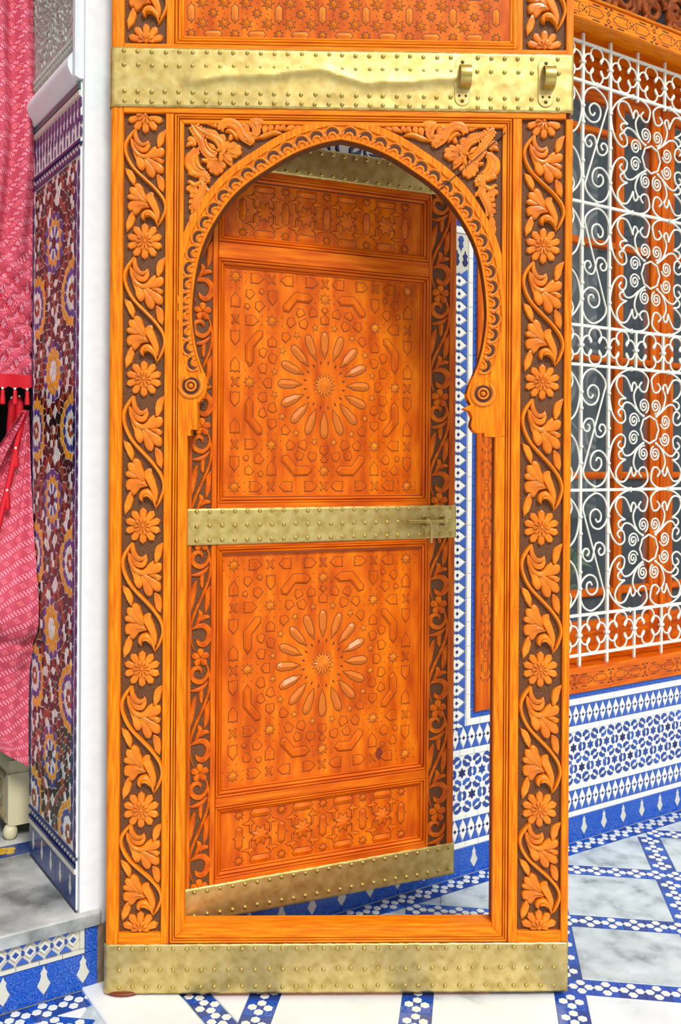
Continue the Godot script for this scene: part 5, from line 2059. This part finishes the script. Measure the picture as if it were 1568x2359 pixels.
func small_panel(pan: Node3D, c: Vector2, z: float) -> void:
	var cut := Shape.new()
	var p := 0.1215
	var line := func(q: PackedVector2Array, at: Vector2, turn: float) -> void: cut.outline(moved(q, at, turn), 0.0014, z + 0.0003)
	var st := Shape.new()
	st.facets(star(8, 0.027, 0.0165, PI / 8), 0.0, Vector3(0, 0, 0.008))
	var stm := st.mesh()
	var fw := Shape.new()
	fw.facets(star(8, 0.0118, 0.006, 0.0), 0.0, Vector3(0, 0, 0.0042))
	var fwm := fw.mesh()
	var bar := hip_bar(0.0285, 0.0105, 0.005).mesh()
	var arm := Shape.new()
	var armp := poly([-17, 0, -5, -4, 4, -4, 4, -24, 8, -28, 9, -6, 18, 0, 9, 5, 6, 16, 1, 5], 0.001)
	arm.plate(armp, 0.0, 0.0026, 0.0016)
	var armm := arm.mesh()
	var armf := Shape.new()
	armf.plate(moved(armp, Vector2.ZERO, 0.0, Vector2(-1, 1)), 0.0, 0.0026, 0.0016)
	var armfm := armf.mesh()
	for i in 5:
		var x := c.x + (i - 2) * p
		for sy in [-1.0, 1.0]:
			piece("carved_flower", fwm, mats.wood_panel, pan, at2(x, c.y + 0.061 * sy, z))
			line.call(star(8, 0.0123, 0.0064), Vector2(x, c.y + 0.061 * sy), 0.0)
		var bx := hip_bar(0.031, 0.0088, 0.005)
		part("carved_bar", bx, mats.wood_panel, pan, at2(x, c.y, z, PI / 2))
		line.call(poly([-310, 0, -235, 90, -30, 90, 0, 150, 30, 90, 235, 90, 310, 0, 235, -90, 30, -90, 0, -150, -30, -90, -235, -90], 0.0001), Vector2(x, c.y), PI / 2)
		if i == 4:
			continue
		var m := Vector2(x + p / 2, c.y)
		piece("carved_star", stm, mats.wood_panel, pan, at2(m.x, m.y, z))
		line.call(star(8, 0.0278, 0.0172), m, PI / 8)
		for sy in [-1.0, 1.0]:
			piece("carved_bar", bar, mats.wood_panel, pan, at2(m.x, m.y + 0.0625 * sy, z))
			line.call(poly([-292, 0, -220, 108, 220, 108, 292, 0, 220, -108, -220, -108], 0.0001), Vector2(m.x, m.y + 0.0625 * sy), 0.0)
			for sx in [-1.0, 1.0]:
				var t := Transform3D(Basis(Vector3(0, 0, 1), 0.0 if sy > 0 else PI), Vector3(m.x + 0.035 * sx, m.y + 0.036 * sy, z))
				var plain_side: bool = sx * sy < 0
				piece("carved_knot", armm if plain_side else armfm, mats.wood_panel, pan, t)
				line.call(moved(armp, Vector2.ZERO, 0.0 if sy > 0 else PI, Vector2.ONE if plain_side else Vector2(-1, 1)), Vector2(t.origin.x, t.origin.y), 0.0)
	stuff(part("cut_shade", cut, mats.recess_shade, pan))  # dark outlines painting groove shade round each carved piece


# the large panel: a sixteen-rayed rosette with bent bars, flowers and small shields around it
func rosette_panel(pan: Node3D, c: Vector2, z: float) -> void:
	var cut := Shape.new()
	var sx := 0.925
	var squash := func(q: PackedVector2Array) -> PackedVector2Array:
		var out := PackedVector2Array()
		for v in q:
			out.append(Vector2(v.x * sx + c.x, v.y + c.y))
		return out
	var line := func(q: PackedVector2Array, wide: float) -> void: cut.outline(q, wide, z + 0.0003)
	var chip := func(called: String, q: PackedVector2Array, h: float, bev: float) -> void:
		var s := Shape.new()
		s.plate(q, z, z + h, bev)
		part(called, s, mats.wood_panel, pan)
		line.call(q, 0.0013)
	var s := Shape.new()
	s.facets(squash.call(star(16, 0.034, 0.0205, 0.0)), z, Vector3(c.x, c.y, z + 0.007))
	s.facets(squash.call(star(16, 0.02, 0.012, PI / 16)), z + 0.004, Vector3(c.x, c.y, z + 0.009))
	part("rosette_heart", s, mats.wood_leaf, pan)
	line.call(squash.call(star(16, 0.0345, 0.021, 0.0)), 0.0012)
	for i in 16:
		var f := TAU * i / 16 + PI / 2
		var petal: PackedVector2Array = squash.call(moved(poly([73, 0, 98, -10, 130, -12, 143, -8, 148, 0, 143, 8, 130, 12, 98, 10], 0.001), Vector2.ZERO, f))
		s = Shape.new()
		var a := Vector2(cos(f), sin(f))
		var q0 := Vector2(a.x * 0.090 * sx, a.y * 0.090) + c
		var q1 := Vector2(a.x * 0.136 * sx, a.y * 0.136) + c
		var w := petal.size()
		for j in w:                                    # hipped along its ridge
			var e := petal[j]
			var g := petal[(j + 1) % w]
			var apex := q0 if j in [0, 7] else q1 if j in [2, 3, 4, 5] else q0
			if j in [1, 6]:
				s.quad(Vector3(e.x, e.y, z), Vector3(g.x, g.y, z), Vector3((q1 if j == 1 else q0).x, (q1 if j == 1 else q0).y, z + 0.006), Vector3((q0 if j == 1 else q1).x, (q0 if j == 1 else q1).y, z + 0.006))
			else:
				s.tri(Vector3(e.x, e.y, z), Vector3(g.x, g.y, z), Vector3(apex.x, apex.y, z + 0.006))
		part("rosette_petal", s, mats.wood_petal, pan)
		line.call(petal, 0.0016)
		f += PI / 16
		var b := Vector2(cos(f), sin(f))
		s = Shape.new()
		s.facets(squash.call(star(5, 0.0098, 0.0042, f, b * 0.161)), z, Vector3(c.x + b.x * 0.161 * sx, c.y + b.y * 0.161, z + 0.003))
		part("carved_star", s, mats.wood_leaf, pan)
		line.call(squash.call(star(5, 0.0101, 0.0045, f, b * 0.161)), 0.001)
		cut.flat_poly(squash.call(poly([56, 0, 64, -3, 70, 0, 64, 3], 0.001).duplicate() if false else moved(poly([56, 0, 64, -2.4, 69, 0, 64, 2.4], 0.001), Vector2.ZERO, f)), z + 0.0004)
	# shields: position, turn, size; repeated in all four quarters
	var shield := poly([-12, -11, -13, 5, 0, 15, 13, 5, 12, -11], 0.001)
	var house := poly([-13, -18, -13, 6, 0, 21, 13, 6, 13, -18, 5, -15, 0, -19, -5, -15], 0.001)
	var quarter := [[0, 180, 0.0, 1.0], [38, 198, -0.2, 0.95], [68, 166, 2.7, 1.0], [79, 196, -0.5, 0.9], [108, 168, -0.6, 0.95], [124, 127, -0.8, 0.95], [166, 110, 0.0, 1.0], [165, 67, -1.2, 0.95], [195, 82, -1.1, 0.9], [195, 39, -1.4, 1.0],
		[179, 0, -PI / 2, 1.0], [206, 206, -0.8, 1.0], [236, 237, -0.8, 0.9], [0, 207, PI, 0.6], [200, 246, 0.4, 0.55], [244, 203, 0.4, 0.55]]
	var houses := [[166, 232, PI], [230, 166, PI / 2], [215, 280, PI / 2], [120, 280, -PI / 2], [44, 280, PI / 2], [279, 217, 0.0], [279, 119, PI], [279, 45, 0.0]]
	var bars := [[[-96, 251], [-53, 250], [-40, 237], [-52, 224], [-90, 225], [-116, 194], [-132, 198], [-134, 211]], [[-211, 140], [-196, 138], [-196, 124], [-224, 93], [-224, 54], [-236, 42], [-248, 58], [-248, 100]]]
	for qx in [1.0, -1.0]:
		for qy in [1.0, -1.0]:
			var flip := Vector2(qx, qy)
			for e in quarter:
				if (e[0] == 0 and qx < 0) or (e[1] == 0 and qy < 0):
					continue
				var q := moved(moved(shield, Vector2.ZERO, 0.0, Vector2(e[3], e[3])), Vector2(e[0], e[1]) * 0.001, e[2])
				chip.call("carved_shield", squash.call(moved(q, Vector2.ZERO, 0.0, flip)), 0.002, 0.0016)
			for e in houses:
				var q := moved(house, Vector2(e[0], e[1]) * 0.001, e[2])
				chip.call("carved_shield", squash.call(moved(q, Vector2.ZERO, 0.0, flip)), 0.002, 0.0016)
			for e in bars:
				var q := PackedVector2Array()
				for v in e:
					q.append(Vector2(v[0], v[1]) * 0.001 * Vector2(-qx, qy))
				chip.call("bent_bar", squash.call(q), 0.0055, 0.0052)
			for e in [[0, 238], [236, 0], [167, 168], [279, 281]]:
				if (e[0] == 0 and qx < 0) or (e[1] == 0 and qy < 0):
					continue
				var v := Vector2(e[0] * sx * qx, e[1] * qy) * 0.001 + c
				s = Shape.new()
				s.facets(star(8, 0.0145, 0.0078, 0.0, v), z, Vector3(v.x, v.y, z + 0.0055))
				part("carved_flower", s, mats.wood_leaf, pan)
				line.call(star(8, 0.0149, 0.0083, 0.0, v), 0.0012)
				for d in [[11, 31], [-11, 31], [11, -31], [-11, -31], [28, 12], [28, -12], [-28, 12], [-28, -12]]:
					cut.flat_poly(ngon(6, 0.0016, 0.0, v + Vector2(d[0], d[1]) * 0.001), z + 0.0004)
			for e in [[168, 280], [279, 167], [0, 280], [279, 0]]:
				if (e[0] == 0 and qx < 0) or (e[1] == 0 and qy < 0):
					continue
				var v := Vector2(e[0] * qx, e[1] * qy) * 0.001
				for g in [PI / 4, -PI / 4]:
					chip.call("carved_cross", squash.call(moved(poly([-15, -1.5, 0, -3, 15, -1.5, 15, 1.5, 0, 3, -15, 1.5], 0.001), v, g * 1.1)), 0.0016, 0.001)
	stuff(part("cut_shade", cut, mats.recess_shade, pan))  # flat dark lines and dots painting groove shade round the chips


func wicket_vine(w: Node3D, x0: float, x1: float, cx: float, kx: float, first: float) -> void:
	var s := Shape.new()
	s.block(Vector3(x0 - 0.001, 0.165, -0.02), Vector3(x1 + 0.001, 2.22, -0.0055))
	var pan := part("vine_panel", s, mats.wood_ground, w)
	var k := 0.0002172
	var unit := [
		["vine_stem", [225, 70, 270, 190, 286, 330, 266, 480, 200, 650, 120, 820, 62, 970, 44, 1100, 55, 1230, 98, 1350], [8, 15, 17, 17, 17, 16, 14, 8], 1.0, 0.0, 22],
		["vine_scroll", [268, 180, 250, 262, 190, 322, 112, 312, 62, 250, 74, 180, 128, 148, 178, 178, 168, 226], [12, 24, 32, 32, 28, 24, 10], 1.1, 0.3, 22],
		["vine_leaf", [262, 330, 205, 388, 125, 420, 44, 424], [8, 26, 24, 5], 1.0, 0.2, 9],
		["vine_leaf", [205, 395, 180, 470, 182, 590], [8, 28, 18], 0.9, 0.25, 8],
		["vine_leaf", [112, 490, 84, 600, 60, 740, 44, 865], [10, 34, 34, 4], 1.0, 0.3, 9],
		["vine_leaf", [286, 560, 256, 650, 250, 770, 224, 895], [6, 34, 36, 5], 1.0, 0.3, 9],
		["vine_leaf", [90, 1065, 145, 970, 172, 900, 142, 845], [6, 24, 30, 16], 1.0, 0.25, 8],
		["vine_leaf", [165, 990, 220, 935, 286, 940], [6, 30, 18], 1.0, 0.2, 8],
		["vine_scroll", [62, 1075, 130, 1040, 220, 1046, 280, 1120, 262, 1215, 205, 1268, 140, 1240, 118, 1190], [8, 28, 38, 40, 36, 30, 12], 1.1, 0.35, 18],
	]
	var made := []
	for e in unit:
		var l := Shape.new()
		l.leaf(trace(e[1], 170, 30, k), scaled(e[2], k), 0.0058 * e[3], e[4], e[5])
		made.append([e[0], l.mesh()])
	var fs := Shape.new()
	for i in 5:
		var f := TAU * i / 5 + PI / 2
		var d := Vector2(cos(f), sin(f)) * k
		fs.leaf(PackedVector2Array([d * 8, d * 60, d * 112]), PackedFloat32Array([6 * k, 40 * k, 34 * k]), 0.006, 0.35, 6)
	var fm := fs.mesh()
	for j in range(-3, 6):
		var y := first + 0.302 * j
		if y > 0.2 and y < 2.2:
			piece("vine_flower", fm, mats.wood_deep_leaf, pan, at2(cx, y, -0.0055, 0, kx))
		for m in made:
			var box: AABB = m[1].get_aabb()
			if y + box.position.y > 0.17 and y + box.end.y < 2.21:
				piece(m[0], m[1], mats.wood_deep_leaf, pan, Transform3D(Basis.from_scale(Vector3(kx, 1, 1)), Vector3(cx, y, -0.0055)))


func bolt(w: Node3D) -> void:
	var o := Node3D.new()
	o.name = "slide_bolt"
	o.set_meta("label", "small brass slide bolt with a drop handle")
	w.add_child(o, true)
	o.position = Vector3(0.70, 1.192, 0.004)
	var s := Shape.new()
	s.tube(PackedVector3Array([Vector3(-0.065, 0.004, 0.012), Vector3(0.0, 0.003, 0.012), Vector3(0.07, 0.003, 0.012)]), 0.006, 10)
	part("bolt_rod", s, mats.brass_nail, o)
	for x in [-0.002, 0.055]:
		s = Shape.new()
		var rows := []
		for k in 11:
			var f := PI * k / 10
			var row := PackedVector3Array()
			for q in [[-0.0045, 0.0], [0.0045, 0.0], [0.0045, 0.003], [-0.0045, 0.003]]:
				row.append(Vector3(x + q[0], 0.003 + cos(f) * (0.0095 + q[1]), maxf(0.0, sin(f) * (0.016 + q[1]))))
			rows.append(row)
		s.sheet(rows, true)
		for e in [-1.0, 1.0]:
			s.dome(Vector3(x - 0.006, 0.003 + 0.015 * e, 0.0), 0.0055, 0.005, 8, 2)
			s.dome(Vector3(x + 0.006, 0.003 + 0.015 * e, 0.0), 0.0055, 0.005, 8, 2)
		part("bolt_keeper", s, mats.brass_old, o)
	s = Shape.new()
	s.tube(PackedVector3Array([Vector3(0.006, 0.002, 0.016), Vector3(0.007, -0.02, 0.02), Vector3(0.0075, -0.058, 0.016)]), 0.004, 8, true, 0.0045)
	part("drop_handle", s, mats.brass_old, o)


# ---------------------------------------------------------------- red curtains in the doorway
func curtain_print() -> ImageTexture:
	# white arabesque woven in red: bands of lozenges on the slant, filled with small scrolls
	var n := 768
	var im := Image.create(n, n, false, Image.FORMAT_RGB8)
	var red := c8(192, 0, 44)
	var deep := c8(222, 0, 24)
	var pale := c8(242, 186, 204)
	for y in n:
		for x in n:
			var u := float(x) / n * 4.0
			var v := float(y) / n * 4.0
			var cell := Vector2(fposmod(u + v, 1.0) - 0.5, fposmod(u - v, 1.0) - 0.5)
			var d := maxf(absf(cell.x), absf(cell.y))
			var w := 0.0
			var base := red
			var along := fposmod((u - v) * 4.0, 1.0) - 0.5
			if absf(cell.x) > 0.465:
				w = 1.0 if absf(cell.x) > 0.482 else 0.0
			elif absf(cell.x) > 0.33:                         # a border of small squares beside each stripe
				base = deep if absf(absf(cell.x) - 0.398) + absf(along) * 0.25 < 0.055 else red
				w = 0.0 if base == deep else 1.0 if absf(absf(cell.x) - 0.398) + absf(along) * 0.25 > 0.085 else 0.0
			else:                                             # twisting thread work
				var g := Vector2(u * 14.0, v * 14.0)
				var q := g.floor()
				var f := g - q
				if hash(Vector2i(q) % 56) % 2 == 0:
					f.x = 1.0 - f.x
				var a := absf(f.length() - 0.5)
				var b := absf((f - Vector2.ONE).length() - 0.5)
				w = 1.0 if minf(a, b) < 0.085 else 0.0
				if d < 0.16:
					w = 1.0 if d > 0.125 or (d < 0.085 and d > 0.05) else 0.0
					base = deep
			im.set_pixel(x, y, base.lerp(pale, w * 0.85))
	return ImageTexture.create_from_image(im)


func net_print() -> ImageTexture:
	var n := 256
	var im := Image.create(n, n, false, Image.FORMAT_RGB8)
	var a := noise(95, 0.02, 1)
	for y in n:
		for x in n:
			var u := fposmod(float(x) / n * 3.0, 1.0) - 0.5
			var v := fposmod(float(y) / n * 3.0, 1.0) - 0.5
			var r := Vector2(u, v).length()
			var g := sin(r * 40.0 + Vector2(u, v).angle() * 3.0) * 0.5 + 0.5
			var k := clampf(0.26 + 0.22 * (1.0 if g > 0.6 and r < 0.46 else 0.0) + 0.1 * a.get_noise_2d(x, y), 0.0, 1.0)
			im.set_pixel(x, y, Color(k, k * 1.01, k))
	return ImageTexture.create_from_image(im)


# a place in the doorway: t to the left of its tiled side, d back from the court's wall face, y up
func in_door(t: float, y: float, d: float) -> Vector3:
	return wall_at - wall_dir * t - wall_out * d + Vector3(0, y, 0)


func build_curtains() -> void:
	# upper curtain: swept aside, hanging down to a tasselled hem
	var up := root("red_curtain", "thing", "red and white patterned curtain swept across the top of the doorway, tasselled hem", "curtain")
	var s := Shape.new()
	var rows := []
	var uvs := []
	var nj := 70
	var ni := 90
	for j in nj + 1:
		var row := PackedVector3Array()
		var ur := []
		var fj := float(j) / nj
		for i in ni + 1:
			var t := 0.006 + 0.75 * i / ni
			var y := lerpf(3.2, 1.612, fj)
			# straight folds above, slanting swags gathering to the right below
			var a := 1.0 - smoothstep(1.85, 2.1, y)
			var straight := 0.016 * sin(t * 95.0 + 1.5 * sin(y * 3.0)) + 0.01 * sin(t * 41.0 + y * 2.0)
			var slant := y - t * 1.1 - 0.9 * exp(-t / 0.05) * 0.06
			var swag := 0.02 * sin(slant * 74.0) + 0.008 * sin(slant * 151.0 + 1.0)
			var z := lerpf(straight, swag, a)
			var edge := 1.0 - smoothstep(1.61, 1.66, y)
			z *= 1.0 - 0.85 * edge
			var dd := 0.475 + 0.02 * a + z - 0.03 * smoothstep(2.0, 2.3, y)
			if y > 2.35:
				dd -= 0.0
			var tt := t + 0.014 * smoothstep(2.3, 2.7, y) - 0.012
			row.append(in_door(tt, y, dd))
			ur.append(Vector2(t * 4.6 + y * 0.4, y * 4.6 + z * 3.0))
		rows.append(row)
		uvs.append(ur)
	s.sheet(rows, false, uvs)
	part("curtain_cloth", s, mats.curtain_print, up)
	# hem: scalloped red trimming with tassels
	s = Shape.new()
	rows = []
	for j in 6:
		var row := PackedVector3Array()
		for i in ni + 1:
			var t := -0.006 + 0.75 * i / ni
			var drop := 0.034 + 0.010 * absf(sin(t * 95.0))
			row.append(in_door(t, 1.618 - drop * j / 5.0, 0.478 + 0.004 * sin(t * 60.0)))
		rows.append(row)
	s.sheet(rows)
	part("hem_trim", s, mats.cord_red, up)
	for k in 20:
		var t := 0.016 + 0.0355 * k
		tassel(up, in_door(t, 1.572, 0.465), 0.045, 0.0075)
	# lower curtain: falls from behind the wall, bellies over its corner and trails to the chest
	var lo := root("red_drape", "thing", "red and white patterned drape bellying out low beside the tiled wall", "curtain")
	s = Shape.new()
	rows = []
	uvs = []
	var hs := [1.512, 1.472, 1.42, 1.36, 1.30, 1.24, 1.18, 1.12, 1.05, 1.0, 0.95, 0.90, 0.86, 0.82, 0.78, 0.74, 0.68, 0.62, 0.56, 0.51, 0.455]
	var dr := [0.472, 0.468, 0.462, 0.455, 0.445, 0.435, 0.420, 0.405, 0.385, 0.370, 0.360, 0.360, 0.372, 0.40, 0.43, 0.45, 0.456, 0.458, 0.458, 0.456, 0.455]
	var lt := [0.02, 0.045, 0.075, 0.105, 0.14, 0.18, 0.22, 0.26, 0.30, 0.33, 0.36, 0.38, 0.40, 0.41, 0.42, 0.42, 0.41, 0.40, 0.38, 0.35, 0.32]
	for jj in (hs.size() - 1) * 4 + 1:
		var j := mini(jj / 4, hs.size() - 2)
		var u := jj / 4.0 - j
		var y := lerpf(hs[j], hs[j + 1], u)
		var d0 := lerpf(dr[j], dr[j + 1], smoothstep(0.0, 1.0, u))
		var l0 := lerpf(lt[j], lt[j + 1], u)
		var row := PackedVector3Array()
		var ur := []
		for i in 50:
			var f := i / 49.0
			var t := 0.008 + l0 * f
			var fold := 0.016 * sin(f * 15.0 + y * 5.0) + 0.007 * sin(f * 34.0 + y * 9.0)
			fold *= smoothstep(0.0, 0.12, f)
			var pinch := exp(-pow((y - 0.83) / 0.025, 2.0)) * 0.02
			var bottom := smoothstep(0.56, 0.46, y) * f * 0.22
			row.append(in_door(t, y + bottom, d0 + 0.07 * smoothstep(0.0, 0.5, f) * smoothstep(1.5, 1.3, y) + fold + pinch))
			ur.append(Vector2(t * 5.0 + y * 0.9, y * 4.8 - t * 1.2))
		rows.append(row)
		uvs.append(ur)
	s.sheet(rows, false, uvs)
	part("curtain_cloth", s, mats.curtain_print, lo)
	s = Shape.new()
	var path := PackedVector3Array()
	for jj in 40:
		var f := jj / 39.0
		var j := f * (lt.size() - 1)
		var a := mini(int(j), lt.size() - 2)
		path.append(in_door(0.012 + lerpf(lt[a], lt[a + 1], j - a) * 0.42, lerpf(hs[a], hs[a + 1], j - a), lerpf(dr[a], dr[a + 1], j - a) + 0.006))
	s.tube(path.slice(0, 20), 0.008, 8)
	part("edge_cord", s, mats.cord_red, lo)
	for e in [[4, 0.06], [8, 0.06]]:
		tassel(lo, path[e[0]] + Vector3(0, -0.02, 0.01), 0.055, 0.009)
	# deep red tassel bunch hanging from behind the wall
	var tb := root("hanging_tassel", "thing", "large deep red tassel hanging in the dark gap above the drape", "tassel")
	tassel(tb, in_door(0.02, 1.555, 0.535), 0.13, 0.016)
	tassel(tb, in_door(0.042, 1.55, 0.54), 0.125, 0.014)


func tassel(parent: Node3D, at: Vector3, long_: float, r: float) -> void:
	var s := Shape.new()
	var rows := []
	for q in [[0.25, 0.0], [0.75, -0.12], [0.7, -0.3], [0.95, -0.7], [1.0, -0.95], [0.8, -1.0], [0.02, -0.99]]:
		var row := PackedVector3Array()
		for i in 12:
			var f := TAU * i / 12
			var k := 1.0 + (0.12 if i % 2 else -0.05)
			row.append(at + Vector3(cos(f) * q[0] * r * k, q[1] * long_, -sin(f) * q[0] * r * k))
		rows.append(row)
	rows.reverse()
	s.sheet(rows, true)
	part("tassel", s, mats.cord_red, parent)
	s = Shape.new()
	s.dome(at + Vector3(0, 0.002, 0.002), 0.0042, 0.004, 8, 3)
	s.dome(at + Vector3(0, 0.002, 0.002), 0.0042, -0.004, 8, 3)
	part("bead", s, mats.bead, parent)
